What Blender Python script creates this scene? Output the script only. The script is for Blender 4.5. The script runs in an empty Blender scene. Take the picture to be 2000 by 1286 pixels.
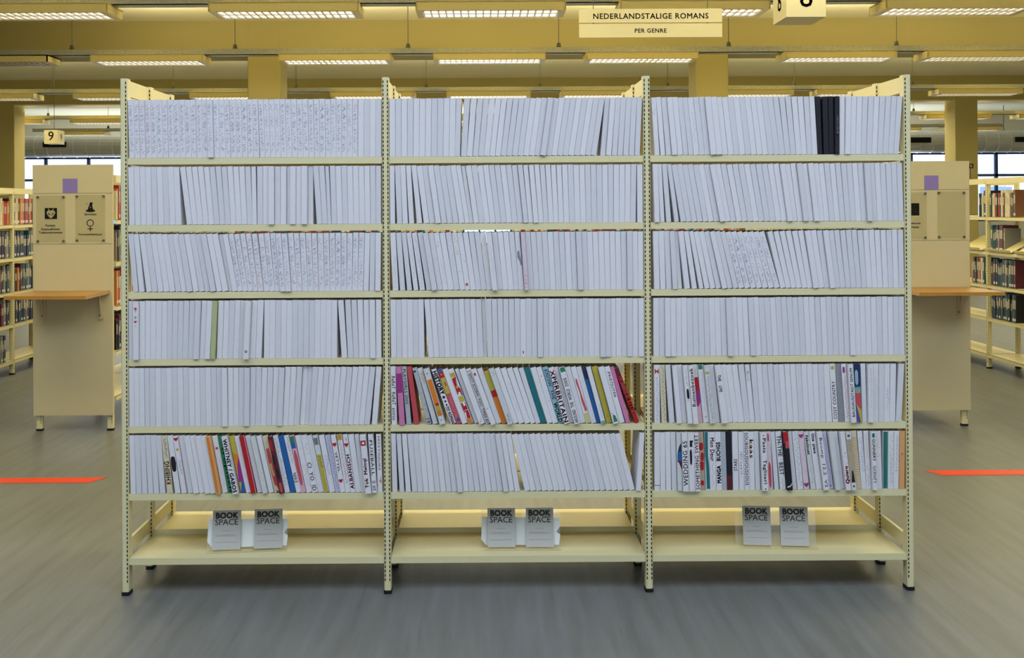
import bpy, math, random
from mathutils import Vector, Matrix

S = bpy.context.scene
COL = S.collection

# ------------------------------------------------------------ camera
CAM = Vector((-0.132, -3.99, 1.48))
FPX, PX, PY = 2038.0, 948.5, 391.8
yaw, pit, rol = 0.0035, 0.0052, -0.0055
cy, sy, cp, sp = math.cos(yaw), math.sin(yaw), math.cos(pit), math.sin(pit)
fw = Vector((sy * cp, cy * cp, sp))
r0 = Vector((cy, -sy, 0)); u0 = r0.cross(fw)
rr = r0 * math.cos(rol) + u0 * math.sin(rol)
uu = -r0 * math.sin(rol) + u0 * math.cos(rol)
cd = bpy.data.cameras.new('camera')
cam = bpy.data.objects.new('camera', cd); COL.objects.link(cam)
bk = -fw
cam.matrix_world = Matrix(((rr.x, uu.x, bk.x, CAM.x), (rr.y, uu.y, bk.y, CAM.y), (rr.z, uu.z, bk.z, CAM.z), (0, 0, 0, 1)))
cd.sensor_fit = 'HORIZONTAL'; cd.sensor_width = 36.0
cd.lens = 36.0 * FPX / 2000.0
cd.shift_x = (1000 - PX) / 2000.0
cd.shift_y = -(643 - PY) / 2000.0
cd.clip_end = 200
S.camera = cam
S.view_settings.view_transform = 'Standard'
S.view_settings.look = 'None'
S.view_settings.gamma = 1
S.view_settings.use_curve_mapping = False
S.view_settings.exposure = 0.0

# ------------------------------------------------------------ world and daylight
W = bpy.data.worlds.new('world'); S.world = W; W.use_nodes = True
bgn = W.node_tree.nodes['Background']
bgn.inputs[0].default_value = (0.72, 0.84, 1.0, 1)
bgn.inputs[1].default_value = 2.2

def area(name, loc, rot, sx, sy_, power, col):
    l = bpy.data.lights.new(name, 'AREA'); l.shape = 'RECTANGLE'; l.size = sx; l.size_y = sy_
    l.energy = power; l.color = col
    o = bpy.data.objects.new(name, l); COL.objects.link(o); o.location = loc; o.rotation_euler = rot
    return o
# daylight entering the window band behind the photographer
DAY = area('daylight_window', (0.3, -8.4, 1.85), (math.radians(90), 0, 0), 11.0, 2.3, 6, (0.62, 0.77, 1.0))
# added bluish fill light above the photographer, no known rooflight there
area('overhead_fill', (0.2, -2.6, 3.735), (0, 0, 0), 9.0, 2.6, 290, (0.67, 0.78, 0.97))
# daylight entering the far windows
area('daylight_far', (0, 21.9, 1.9), (math.radians(-114), 0, 0), 22.0, 1.7, 480, (0.80, 0.88, 1.0))
LAMP_W = 17.0
LAMP_C = (1.0, 0.905, 0.56)

# ------------------------------------------------------------ materials
def lin(h):
    h = h.lstrip('#')
    c = [int(h[i:i + 2], 16) / 255 for i in (0, 2, 4)]
    return tuple(x / 12.92 if x < .04045 else ((x + .055) / 1.055) ** 2.4 for x in c)
_mats = {}
def mat(name, hexc, rough=0.6, metal=0.0, noise=0.06, scale=30.0, emit=None, spec=0.4, stretch=None):
    if name in _mats: return _mats[name]
    m = bpy.data.materials.new(name); m.use_nodes = True
    nt = m.node_tree; b = nt.nodes['Principled BSDF']
    c = lin(hexc)
    b.inputs['Roughness'].default_value = rough
    b.inputs['Metallic'].default_value = metal
    b.inputs['Specular IOR Level'].default_value = spec
    if noise > 0:
        tc = nt.nodes.new('ShaderNodeTexCoord'); nz = nt.nodes.new('ShaderNodeTexNoise')
        mp = nt.nodes.new('ShaderNodeMapping')
        if stretch: mp.inputs['Scale'].default_value = stretch
        nz.inputs['Scale'].default_value = scale; nz.inputs['Detail'].default_value = 3
        rp = nt.nodes.new('ShaderNodeMixRGB')
        rp.inputs[1].default_value = tuple(x * (1 - noise) for x in c) + (1,)
        rp.inputs[2].default_value = tuple(min(1, x * (1 + noise)) for x in c) + (1,)
        nt.links.new(tc.outputs['Object'], mp.inputs[0]); nt.links.new(mp.outputs[0], nz.inputs['Vector'])
        nt.links.new(nz.outputs['Fac'], rp.inputs[0]); nt.links.new(rp.outputs[0], b.inputs['Base Color'])
    else:
        b.inputs['Base Color'].default_value = c + (1,)
    if emit:
        b.inputs['Emission Color'].default_value = emit[0] + (1,)
        b.inputs['Emission Strength'].default_value = emit[1]
    _mats[name] = m
    return m

M_cream = mat('cream_enamel', 'DED3A2', 0.45, noise=.03)
M_slot = mat('slot_black', '15140F', 0.9, noise=0)
M_rubber = mat('black_rubber', '101012', 0.7, noise=0)
M_white = mat('white_cover', 'DEDADB', 0.55, noise=.03, scale=60)
M_white2 = mat('white_cover_grey', 'D4D1D3', 0.55, noise=.03, scale=60)
M_page = mat('book_pages', 'E4E0D0', 0.85, noise=.08, scale=400, stretch=(6, .2, .2))
M_beam = mat('yellow_paint', 'B9AA6E', 0.85, noise=.03, scale=3)
M_ceil = mat('ceiling_paint', 'F1E8C6', 0.9, noise=.02, scale=2)
M_wall = mat('wall_paint', 'E9E4D2', 0.9, noise=.02, scale=2)
M_tray = mat('galvanised_tray', 'A6A698', 0.55, 0.15, noise=.45, scale=60)
M_lampbody = mat('lamp_body', 'DCCB86', 0.5, noise=.02)
M_glow = mat('lamp_diffuser', 'FFFFFF', 0.5, noise=0, emit=((1.0, 0.95, 0.80), 1.5))
M_off = mat('lamp_diffuser_off', '8A6A50', 0.4, noise=0)
M_grid = mat('louvre_grid', 'C9BFA6', 0.3, 0.3, noise=0)
M_wire = mat('steel_wire', '4A483C', 0.5, 0.5, noise=0)
M_panel = mat('panel_board', 'CBBE96', 0.55, noise=.04, scale=8)
M_wood = mat('beech_top', 'B0823C', 0.4, noise=.15, scale=6, stretch=(1, 8, 1))
M_sign = mat('sign_board', 'BFB48A', 0.5, noise=.02)
M_ink = mat('sign_ink', '2A2018', 0.7, noise=0)
M_tape = mat('red_tape', 'E04018', 0.5, noise=.03)
M_duct = mat('duct_metal', 'CCCCC8', 0.4, 0.3, noise=.1, scale=4)
M_frame = mat('window_frame_blue', '3A4A78', 0.5, noise=.03)
M_purple = mat('purple_square', '8A78B8', 0.6, noise=.03)
M_screw = mat('screw_steel', '8C8470', 0.3, 0.8, noise=0)

def glass(name, col=(1, 1, 1), alpha_mix=0.85, rough=0.02):
    m = bpy.data.materials.new(name); m.use_nodes = True; nt = m.node_tree
    for n in list(nt.nodes): nt.nodes.remove(n)
    o = nt.nodes.new('ShaderNodeOutputMaterial'); mx = nt.nodes.new('ShaderNodeMixShader')
    t = nt.nodes.new('ShaderNodeBsdfTransparent'); g = nt.nodes.new('ShaderNodeBsdfGlossy')
    t.inputs[0].default_value = col + (1,); g.inputs['Roughness'].default_value = rough
    mx.inputs[0].default_value = 1 - alpha_mix
    nt.links.new(t.outputs[0], mx.inputs[1]); nt.links.new(g.outputs[0], mx.inputs[2]); nt.links.new(mx.outputs[0], o.inputs[0])
    return m
M_acrylic = glass('clear_acrylic', (0.97, 0.97, 0.95), 0.965, .05)
M_pane = glass('window_pane', (0.95, 0.98, 1.0), 0.94)

def floor_mat():
    m = bpy.data.materials.new('linoleum_floor'); m.use_nodes = True; nt = m.node_tree; b = nt.nodes['Principled BSDF']
    tc = nt.nodes.new('ShaderNodeTexCoord')
    mp = nt.nodes.new('ShaderNodeMapping'); mp.inputs['Rotation'].default_value = (0, 0, math.radians(-5))
    mp.inputs['Scale'].default_value = (9, 0.7, 1)
    mp2 = nt.nodes.new('ShaderNodeMapping'); mp2.inputs['Rotation'].default_value = (0, 0, math.radians(-9)); mp2.inputs['Scale'].default_value = (38, 1.1, 1)
    n1 = nt.nodes.new('ShaderNodeTexNoise'); n1.inputs['Scale'].default_value = 2.2; n1.inputs['Detail'].default_value = 5
    n2 = nt.nodes.new('ShaderNodeTexNoise'); n2.inputs['Scale'].default_value = 1.6; n2.inputs['Detail'].default_value = 2
    n3 = nt.nodes.new('ShaderNodeTexNoise'); n3.inputs['Scale'].default_value = 160
    for n, p in ((n1, mp), (n2, mp2)): nt.links.new(tc.outputs['Object'], p.inputs[0]); nt.links.new(p.outputs[0], n.inputs['Vector'])
    nt.links.new(tc.outputs['Object'], n3.inputs['Vector'])
    r1 = nt.nodes.new('ShaderNodeValToRGB')
    r1.color_ramp.elements[0].position = .3; r1.color_ramp.elements[0].color = lin('6A6B66') + (1,)
    r1.color_ramp.elements[1].position = .72; r1.color_ramp.elements[1].color = lin('797B79') + (1,)
    r2 = nt.nodes.new('ShaderNodeValToRGB')
    r2.color_ramp.elements[0].position = .27; r2.color_ramp.elements[0].color = (.84, .84, .84, 1)
    r2.color_ramp.elements[1].position = .36; r2.color_ramp.elements[1].color = (1, 1, 1, 1)
    r3 = nt.nodes.new('ShaderNodeValToRGB')
    r3.color_ramp.elements[0].position = .3; r3.color_ramp.elements[0].color = (.88, .88, .88, 1)
    r3.color_ramp.elements[1].position = .7; r3.color_ramp.elements[1].color = (1.0, 1.0, 1.0, 1)
    nt.links.new(n1.outputs['Fac'], r1.inputs[0]); nt.links.new(n2.outputs['Fac'], r2.inputs[0]); nt.links.new(n3.outputs['Fac'], r3.inputs[0])
    x1 = nt.nodes.new('ShaderNodeMixRGB'); x1.blend_type = 'MULTIPLY'; x1.inputs[0].default_value = 1
    x2 = nt.nodes.new('ShaderNodeMixRGB'); x2.blend_type = 'MULTIPLY'; x2.inputs[0].default_value = 1
    nt.links.new(r1.outputs[0], x1.inputs[1]); nt.links.new(r2.outputs[0], x1.inputs[2])
    nt.links.new(x1.outputs[0], x2.inputs[1]); nt.links.new(r3.outputs[0], x2.inputs[2])
    nt.links.new(x2.outputs[0], b.inputs['Base Color'])
    b.inputs['Roughness'].default_value = .42; b.inputs['Specular IOR Level'].default_value = .35
    return m
M_floor = floor_mat()

# ------------------------------------------------------------ mesh builder
class MB:
    def __init__(s): s.v = []; s.f = []; s.m = []; s.mats = []
    def mi(s, m):
        if m not in s.mats: s.mats.append(m)
        return s.mats.index(m)
    def add(s, vs, fs, m, T=None):
        o = len(s.v); k = s.mi(m)
        for v in vs:
            v = Vector(v)
            s.v.append(tuple(T @ v) if T else tuple(v))
        for f in fs: s.f.append(tuple(i + o for i in f)); s.m.append(k)
    def box(s, x0, x1, y0, y1, z0, z1, m, T=None):
        vs = [(x0, y0, z0), (x1, y0, z0), (x1, y1, z0), (x0, y1, z0), (x0, y0, z1), (x1, y0, z1), (x1, y1, z1), (x0, y1, z1)]
        s.add(vs, [(0, 3, 2, 1), (4, 5, 6, 7), (0, 1, 5, 4), (1, 2, 6, 5), (2, 3, 7, 6), (3, 0, 4, 7)], m, T)
    def bbox(s, x0, x1, y0, y1, z0, z1, m, b=0.003, T=None):
        # box whose four vertical edges are chamfered
        p = [(x0 + b, y0), (x1 - b, y0), (x1, y0 + b), (x1, y1 - b), (x1 - b, y1), (x0 + b, y1), (x0, y1 - b), (x0, y0 + b)]
        s.prism([(a, c) for a, c in p], z0, z1, m, T)
    def prism(s, poly, z0, z1, m, T=None):
        n = len(poly)
        vs = [(a, b, z0) for a, b in poly] + [(a, b, z1) for a, b in poly]
        fs = [tuple(range(n - 1, -1, -1)), tuple(range(n, 2 * n))] + [(i, (i + 1) % n, n + (i + 1) % n, n + i) for i in range(n)]
        s.add(vs, fs, m, T)
    def spine(s, poly, y, m):
        # flat ink polygon lying on a spine, coordinates (x, z), facing -Y
        a = sum(poly[i][0] * poly[(i + 1) % len(poly)][1] - poly[(i + 1) % len(poly)][0] * poly[i][1] for i in range(len(poly)))
        if a < 0: poly = poly[::-1]
        s.add([(p[0], y, p[1]) for p in poly], [tuple(range(len(poly)))], m)
    def tube(s, p0, p1, r, m, n=8, r1=None):
        p0 = Vector(p0); p1 = Vector(p1); d = (p1 - p0).normalized()
        a = d.orthogonal().normalized(); b = d.cross(a); r1 = r if r1 is None else r1
        vs = []
        for p, q in ((p0, r), (p1, r1)):
            for i in range(n):
                t = 2 * math.pi * i / n; vs.append(p + a * q * math.cos(t) + b * q * math.sin(t))
        fs = [(i, (i + 1) % n, n + (i + 1) % n, n + i) for i in range(n)] + [tuple(range(n - 1, -1, -1)), tuple(range(n, 2 * n))]
        s.add(vs, fs, m)
    def mesh(s, name):
        me = bpy.data.meshes.new(name); me.from_pydata(s.v, [], s.f)
        for m in s.mats: me.materials.append(m)
        me.polygons.foreach_set('material_index', s.m); me.update()
        return me
    def build(s, name, parent=None):
        o = bpy.data.objects.new(name, s.mesh(name)); COL.objects.link(o)
        if parent: o.parent = parent
        return o

def empty(name, loc=(0, 0, 0), rz=0):
    o = bpy.data.objects.new(name, None); COL.objects.link(o); o.location = loc; o.rotation_euler = (0, 0, rz)
    o.empty_display_size = .1
    return o
def tag(o, label, cat, group=None):
    o['label'] = label; o['category'] = cat
    if group: o['group'] = group
    return o
def struct(o): o['kind'] = 'structure'; return o
def copy_tree(o, parent=None):
    c = o.copy(); COL.objects.link(c); c.parent = parent
    for ch in list(o.children): copy_tree(ch, c)
    return c

_txt = {}
def text_mesh(t, bold=0.0, space=1.0):
    k = (t, bold, space)
    if k in _txt: return _txt[k]
    cu = bpy.data.curves.new('t', 'FONT'); cu.body = t; cu.size = 1; cu.resolution_u = 2; cu.space_character = space
    ob = bpy.data.objects.new('t', cu); COL.objects.link(ob)
    dg = bpy.context.evaluated_depsgraph_get(); dg.update()
    me = bpy.data.meshes.new_from_object(ob.evaluated_get(dg))
    vs = [(v.co.x, v.co.y) for v in me.vertices]; fs = [tuple(p.vertices) for p in me.polygons]
    COL.objects.unlink(ob); bpy.data.objects.remove(ob); bpy.data.meshes.remove(me)
    x0 = min(v[0] for v in vs); x1 = max(v[0] for v in vs); y0 = min(v[1] for v in vs); y1 = max(v[1] for v in vs)
    if bold > 0:
        n = len(vs); bb = bold * .5; v0 = list(vs); f0 = list(fs); vs = []; fs = []
        for j, (ax, ay) in enumerate(((-bb, -bb), (bb, -bb), (bb, bb), (-bb, bb))):
            vs += [(p + ax, q + ay) for p, q in v0]; fs += [tuple(i + j * n for i in f) for f in f0]
    vs = [((v[0] - x0) / (x1 - x0), (v[1] - y0) / (y1 - y0)) for v in vs]
    _txt[k] = (vs, fs, (x1 - x0) / (y1 - y0))
    return _txt[k]

def text_face(mb, t, x0, x1, z0, z1, y, m, bold=0.0, space=1.0, keep=True):
    vs, fs, asp = text_mesh(t, bold, space)
    if keep:
        h = z1 - z0; w = h * asp
        if w > x1 - x0: w = x1 - x0; h = w / asp
        cx = (x0 + x1) / 2; cz = (z0 + z1) / 2
        x0, x1, z0, z1 = cx - w / 2, cx + w / 2, cz - h / 2, cz + h / 2
    mb.add([(x0 + a * (x1 - x0), y, z0 + b * (z1 - z0)) for a, b in vs], fs, m)

def ray(px, py): return fw + rr * ((px - PX) / FPX) - uu * ((py - PY) / FPX)
def at(px, py, D):
    d = ray(px, py); return CAM + d * (D / d.y)
def gd(px, py):
    d = ray(px, py); return -CAM.z / d.z * d.y
# ------------------------------------------------------------ room shell
EYE_Y = CAM.y
def dy(D): return D + EYE_Y
mb = MB(); mb.box(-15, 15, -9, 22.7, -.1, 0, M_floor); struct(mb.build('floor'))
mb = MB(); mb.box(-15, 15, -9, 22.7, 3.75, 3.85, M_ceil); struct(mb.build('ceiling'))
for nm, x0, x1 in (('wall_left', -15.2, -15), ('wall_right', 15, 15.2)):
    mb = MB(); mb.box(x0, x1, -9, 22.7, 0, 3.75, M_wall); struct(mb.build(nm))

def window_wall(nm, y0, y1, spans, zb, zt, num):
    wm = M_wall if num == 1 else mat('wall_dark', '5E594C', .9, noise=.03, scale=2)
    mb = MB(); xs = [-15] + [v for sp_ in spans for v in sp_] + [15]
    for i in range(0, len(xs), 2): mb.box(xs[i], xs[i + 1], y0, y1, zb, zt, wm)
    low = [(-15, -.62), (.62, 15)] if num == 1 else [(-15, 15)]
    for a, b in low: mb.box(a, b, y0, y1, 0, zb, wm)
    if num == 1: mb.box(-.62, .62, y0, y1, 0, .5, wm); mb.box(-.62, .62, y0, y1, zb - .05, zb, wm)
    mb.box(-15, 15, y0, y1, zt, 3.75, wm)
    struct(mb.build(nm))
    for k, (a, b) in enumerate(spans):
        f = MB(); yc = (y0 + y1) / 2; t = .035
        f.box(a, b, yc - t, yc + t, zb, zb + .06, M_frame); f.box(a, b, yc - t, yc + t, zt - .06, zt, M_frame)
        f.box(a, a + .06, yc - t, yc + t, zb, zt, M_frame); f.box(b - .06, b, yc - t, yc + t, zb, zt, M_frame)
        n = max(1, round((b - a) / 1.2))
        for i in range(1, n):
            x = a + (b - a) * i / n; f.box(x - .035, x + .035, yc - t, yc + t, zb, zt, M_frame)
        f.box(a, b, yc - t, yc + t, zt - .62, zt - .56, M_frame)
        w = f.build('window_%d' % (num + k)); struct(w)
        g = MB(); g.box(a + .05, b - .05, yc - .004, yc + .004, zb + .05, zt - .05, M_pane); g.build('pane', w)
far_sp = [(-14.4, -9.0), (-8.2, -3.4), (-2.6, 2.2), (3.0, 7.8), (8.6, 14.0)]
window_wall('wall_far', 22.3, 22.6, far_sp, 1.02, 2.78, 1)
f = MB()
for x in (-.6, -.2, .2, .6): f.box(x - .02, x + .02, 22.42, 22.48, .5, .97, M_frame)
f.box(-.62, .62, 22.42, 22.48, .5, .53, M_frame)
w9 = f.build('window_9'); struct(w9)
g = MB(); g.box(-.6, .6, 22.445, 22.455, .52, .97, M_pane); g.build('pane', w9)
window_wall('wall_behind', -8.9, -8.6, [(-5.5, -.2), (.3, 6.0)], .7, 3.0, 6)

# facade of the house across the street, behind the far windows
mb = MB(); M_fac = mat('street_facade', 'E6DED4', .9, noise=.05, scale=1); M_fg = mat('facade_window', '8FA4BE', .2, noise=.1)
mb.box(-16, 20, 36, 40, -4, 6.5, M_fac)
for i in range(18):
    for z in (-2.2, .6, 3.4): mb.box(-15 + i * 2, -13.8 + i * 2, 35.95, 36, z, z + 1.5, M_fg)
tag(mb.build('building_facade'), 'pale building across the street seen through the far windows', 'building')

f = MB()
for a in ((-4.36, -4.3, -4.0, -1.2), (4.7, 4.76, -4.0, -1.2), (-4.36, 4.76, -4.0, -3.94), (-4.36, 4.76, -1.26, -1.2)): f.box(a[0], a[1], a[2], a[3], 3.69, 3.75, M_frame)
struct(f.build('window_8'))  # made-up ceiling frame around the added overhead fill light

# downstand beams and columns (yellow)
for k, D in enumerate((12.7, 18.5)):
    mb = MB(); mb.box(-15, 15, dy(D), dy(D) + .42, 3.32, 3.75, M_beam); struct(mb.build('trim_%d' % (k + 1)))
cols = [(at(516, 150, 12.7).x, 12.7), (at(1390.5, 150, 12.7).x, 12.7), (at(6, 300, 18.5).x, 18.5), (at(628, 150, 18.5).x, 18.5), (at(1269, 150, 18.5).x, 18.5), (at(1888, 300, 18.5).x, 18.5)]
for k, (x, D) in enumerate(cols):
    mb = MB(); mb.bbox(x - .2, x + .2, dy(D) - .003, dy(D) + .43, 0, 3.24 if False else 3.75, M_beam, .008)
    o = mb.build('column'); struct(o)

# duct along the far side
def duct():
    root = empty('ventilation_duct', (0, dy(24.2), 2.91))
    mb = MB(); R = .25; n = 20
    x = -14.9
    rings = []
    while x < 14.9:
        rings += [(x, R), (x + .27, R), (x + .285, R + .012), (x + .3, R)]; x += .3
    vs = []; fs = []
    for i, (xx, r) in enumerate(rings):
        for j in range(n):
            t = 2 * math.pi * j / n; vs.append((xx, r * math.cos(t), r * math.sin(t)))
    for i in range(len(rings) - 1):
        for j in range(n): fs.append((i * n + j, i * n + (j + 1) % n, (i + 1) * n + (j + 1) % n, (i + 1) * n + j))
    mb.add(vs, fs, M_duct); mb.build('duct_pipe', root)
    for xx in (-9.92, 9.93, 12.4):
        g = MB(); g.box(xx - .26, xx + .26, -.29, -.2, -.03, .09, M_slot)
        for q in range(6): g.box(xx - .25, xx + .25, -.295, -.29, -.025 + q * .019, -.019 + q * .019, M_rubber)
        g.build('air_grille', root)
    for xx in (-12, -8, -4, 0, 4, 8, 12):
        h = MB(); h.tube((xx, 0, R), (xx, 0, .98), .008, M_wire); h.build('hanger', root)
    tag(root, 'big round spiral metal air duct running below the far ceiling', 'duct')
duct()

# ------------------------------------------------------------ lamps on cable trays
ORD = ['zeroth', 'first', 'second', 'third', 'fourth', 'fifth', 'sixth', 'seventh', 'eighth', 'ninth', 'tenth', 'eleventh', 'twelfth', 'thirteenth',
       'fourteenth', 'fifteenth', 'sixteenth', 'seventeenth', 'eighteenth', 'nineteenth', 'twentieth']
def ordn(n):
    if n <= 20: return ORD[n]
    tens = {2: 'twenty', 3: 'thirty', 4: 'forty', 5: 'fifty'}[n // 10]
    if n % 10 == 0: return {3: 'thirtieth', 4: 'fortieth', 5: 'fiftieth'}[n // 10]
    return tens + '-' + ORD[n % 10]

LZ = 3.04
def lamp_proto(lit):
    root = empty('ceiling_lamp')
    b = MB()
    L, Wd, H = 1.2, .36, .075
    b.box(0, L, -.0, .012, 0, H, M_lampbody); b.box(0, L, Wd - .012, Wd, 0, H, M_lampbody)
    b.box(0, .012, 0, Wd, 0, H, M_lampbody); b.box(L - .012, L, 0, Wd, 0, H, M_lampbody)
    b.box(0, L, 0, Wd, H - .012, H, M_lampbody)
    b.box(.012, .06, .012, Wd - .012, .0, .012, M_lampbody); b.box(L - .06, L - .012, .012, Wd - .012, .0, .012, M_lampbody)
    b.build('lamp_body', root)
    d = MB(); d.box(.06, L - .06, .03, Wd - .03, .008, .016, M_glow if lit else M_off); d.build('diffuser', root)
    g = MB()
    for i in range(19):
        x = .06 + i * (L - .12) / 18; g.box(x - .0065, x + .0065, .03, Wd - .03, -.004, .008, M_grid)
    for y in (.024, Wd / 2 - .006, Wd - .036): g.box(.06, L - .06, y, y + .012, .0, .008, M_grid)
    g.build('louvre', root)
    return root
lit0 = lamp_proto(True); off0 = lamp_proto(False)
used = {True: False, False: False}
rowsL = [(5.0, 'unseen2'), (8.3, 'nearest'), (11.1, 'second'), (14.8, 'third'), (19.1, 'fourth'), (22.2, 'fifth')]
starts = [-9.3, -7.6, -5.85, -4.2, -2.2, -.55, 1.08, 3.2, 4.72, 6.45, 8.1, 9.8]
hooks = [-8.0, -6.15, -4.42, -2.66, -.79, .84, 2.68, 4.5, 6.2, 8.0]
for D, rn in rowsL:
    y = dy(D); OFX = .0035 * D
    vis = []
    for s0 in starts:
        a = PX + s0 * FPX / (D + .2); b_ = PX + (s0 + 1.2) * FPX / (D + .2)
        inview = b_ > 0 and a < 2000 and not rn.startswith('unseen')
        if rn.startswith('unseen') and not (-4.5 < s0 < 4): continue
        if not rn.startswith('unseen') and not (b_ > -150 and a < 2150): continue
        vis.append((s0, inview))
    k = 0
    for s0, inv in vis:
        lit = not (rn == 'second' and s0 == -5.85)
        pr = lit0 if lit else off0
        if not used[lit]: o = pr; used[lit] = True
        else: o = copy_tree(pr)
        o.location = (s0 + CAM.x + OFX, y, LZ)
        if inv: k += 1
        pos = {'unseen': 'row above the photographer', 'unseen2': 'row just behind the white bookcase'}.get(rn, rn + ' lamp row')
        lab = ('lit' if lit else 'unlit') + ' louvred ceiling lamp, ' + (ordn(k) + ' from the left in the ' + pos if inv else 'beyond the edge of the ' + pos)
        if rn.startswith('unseen'): lab = 'lit louvred ceiling lamp, ' + ordn(vis.index((s0, inv)) + 1) + ' from the left in the ' + pos
        tag(o, lab, 'ceiling lamp', 'ceiling lamps in the ' + pos)
        if lit and D < 20:
            L = area('lamp_light', (s0 + CAM.x + .6 + OFX, y + .18, LZ - .012), (0, 0, 0), 1.1, .3, LAMP_W, LAMP_C); L.parent = None
            # upward light added above the closed lamp tops to brighten the ceiling
            U = area('added_uplight', (s0 + CAM.x + .6 + OFX, y + .18, LZ + .16), (math.pi, 0, 0), 1.1, .3, LAMP_W * (1.0 if D < 12 else 1.3), LAMP_C)
    root = empty('cable_tray', (CAM.x, y, 0))
    t = MB(); t.box(-9.6, 11.2, .12, .24, LZ + .078, LZ + .086, M_tray)
    t.box(-9.6, 11.2, .12, .126, LZ + .078, LZ + .145, M_tray); t.box(-9.6, 11.2, .234, .24, LZ + .078, LZ + .145, M_tray)
    t.build('tray', root)
    for hx in hooks:
        h = MB(); h.tube((hx, .18, LZ + .15), (hx, .18, 3.75), .004, M_wire, 6)
        h.tube((hx, .18, LZ + .12), (hx, .18, LZ + .2), .035, M_wire, 8, .018)
        h.build('hanger', root)
    tag(root, 'grey perforated cable tray carrying the ' + {'unseen': 'lamps above the photographer', 'unseen2': 'lamps just behind the white bookcase'}.get(rn, rn + ' row of lamps'), 'cable tray', 'cable trays under the ceiling')

# ------------------------------------------------------------ hanging signs
def hanging_sign():
    D = 6.0; s = FPX / D; root = empty('hanging_sign', at(1271, 73, D))
    w = 140 / s
    b = MB(); b.box(-w, w, 0, .012, 29 / s, 56 / s, M_sign)
    text_face(b, 'NEDERLANDSTALIGE ROMANS', -112 / s, 113 / s, 35.5 / s, 48 / s, -.0006, M_ink, .03, 1.08)
    b.build('upper_board', root)
    b = MB(); b.box(-w, w, 0, .012, 0, 27 / s, M_sign)
    text_face(b, 'PER GENRE', -31 / s, 31 / s, 8.5 / s, 18 / s, -.0006, M_ink, .03, 1.08)
    b.build('lower_board', root)
    for x in (-w * .8, w * .8):
        c = MB(); c.tube((x, .006, 27 / s), (x, .006, 29 / s), .004, M_wire, 6); c.build('link', root)
        c = MB(); c.tube((x, .006, 56 / s), (x, .006, 3.75 - root.location.z), .002, M_wire, 6); c.build('wire', root)
    tag(root, 'cream hanging sign reading Nederlandstalige Romans per genre in two boards', 'sign')
hanging_sign()

def cube_sign(ch, px0, px1, pyb, D, h, label, side):
    s = FPX / D; w = (px1 - px0) / s
    root = empty('number_cube', at(px0, pyb, D))
    b = MB(); dp = w * 1.2; b.bbox(0, w, 0, dp, 0, h, M_sign, .003); b.build('cube', root)
    t = MB(); text_face(t, ch, w * .2, w * .8, h * .25, h * .9 if side > 0 else h * .75, -.0007, M_ink, .01); t.build('front_number', root)
    t = MB(); vs, fs, a = text_mesh(ch, .01)
    hh = h * .5; ww = hh * a
    X = w + .0007 if side > 0 else -.0007
    pts = [(X, dp / 2 + side * (u - .5) * ww, h * .25 + v * hh) for u, v in vs]
    t.add(pts, fs, M_ink); t.build('side_number', root)
    t = MB(); t.tube((w / 2, dp / 2, h), (w / 2, dp / 2, 3.75 - root.location.z), .004, M_wire, 6); t.build('wire', root)
    tag(root, label, 'sign', 'numbered cube signs hanging from the ceiling')
cube_sign('9', 86, 113, 281, 15.6, .205, 'small cream hanging cube sign showing number nine above the left end panel', 1)
cube_sign('8', 1536, 1614, 33, 5.4, .205, 'large cream hanging cube sign cut by the top edge, showing an eight', -1)

# ------------------------------------------------------------ shelving posts (slotted tube)
def post_mesh(h, w=.026, d=.045, slots=True, cols_=(-.0085, .0085)):
    b = MB(); b.bbox(-w / 2, w / 2, 0, d, .012, h, M_cream, .004)
    if slots:
        z = .05
        while z < h - .02:
            for cx in cols_: b.spine([(cx - .002, z), (cx + .002, z), (cx + .002, z + .0105), (cx - .002, z + .0105)], -.0003, M_slot)
            z += .0164
    return b
def foot_mesh(w=.026, d=.045):
    b = MB(); b.bbox(-w / 2 - .002, w / 2 + .002, -.002, d + .002, 0, .014, M_rubber, .005); return b

H = 1.975; DEPTH = .62; MID = .31
ZS = [1.670, 1.4135, 1.157, .9005, .644, .3865, .141]     # tops of the shelves
XF = [-1.5, -.5, .5, 1.5]
shelving = empty('bookcase', (0, 0, 0))
tag(shelving, 'cream metal double-sided bookcase of three bays, filled with white books, standing in front', 'bookcase')
for xi, x in enumerate(XF):
    ccols = (.0085,) if xi == 0 else ((-.0085,) if xi == 3 else (-.0085, .0085))
    for y, yy in ((0, 0), (MID - .0225, 1), (DEPTH - .045, 2)):
        o = post_mesh(H - (.0 if yy == 0 else .0), cols_=ccols if yy == 0 else ((.0085,) if x < 0 else (-.0085,))).build('post', shelving); o.location = (x, y, 0)
        f = foot_mesh().build('foot', o)
    for z0, z1 in ((H - .065, H - .004), (.155, .205)):
        for ya, yb in ((.045, MID - .0225), (MID + .0225, DEPTH - .045)):
            b = MB(); b.box(x - .006, x + .006, ya, yb, z0, z1, M_cream); b.build('side_rail', shelving)
def shelf_part(x0, x1, y0, y1, z, back=False):
    b = MB(); t = .0012
    b.box(x0 + .003, x1 - .003, y0 + .003, y1 - .003, z - .003, z, M_cream)
    b.box(x0, x1, y0, y0 + .003, z - .025, z, M_cream); b.box(x0, x1, y1 - .003, y1, z - .025, z, M_cream)
    b.box(x0 + .003, x1 - .003, y0 + .003, y0 + .02, z - .025, z - .022, M_cream)
    b.box(x0, x0 + .003, y0 + .003, y1 - .003, z - .025, z, M_cream); b.box(x1 - .003, x1, y0 + .003, y1 - .003, z - .025, z, M_cream)
    if back: b.box(x0, x1, y1 - .003, y1, z, z + .02, M_cream)
    return b
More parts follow.
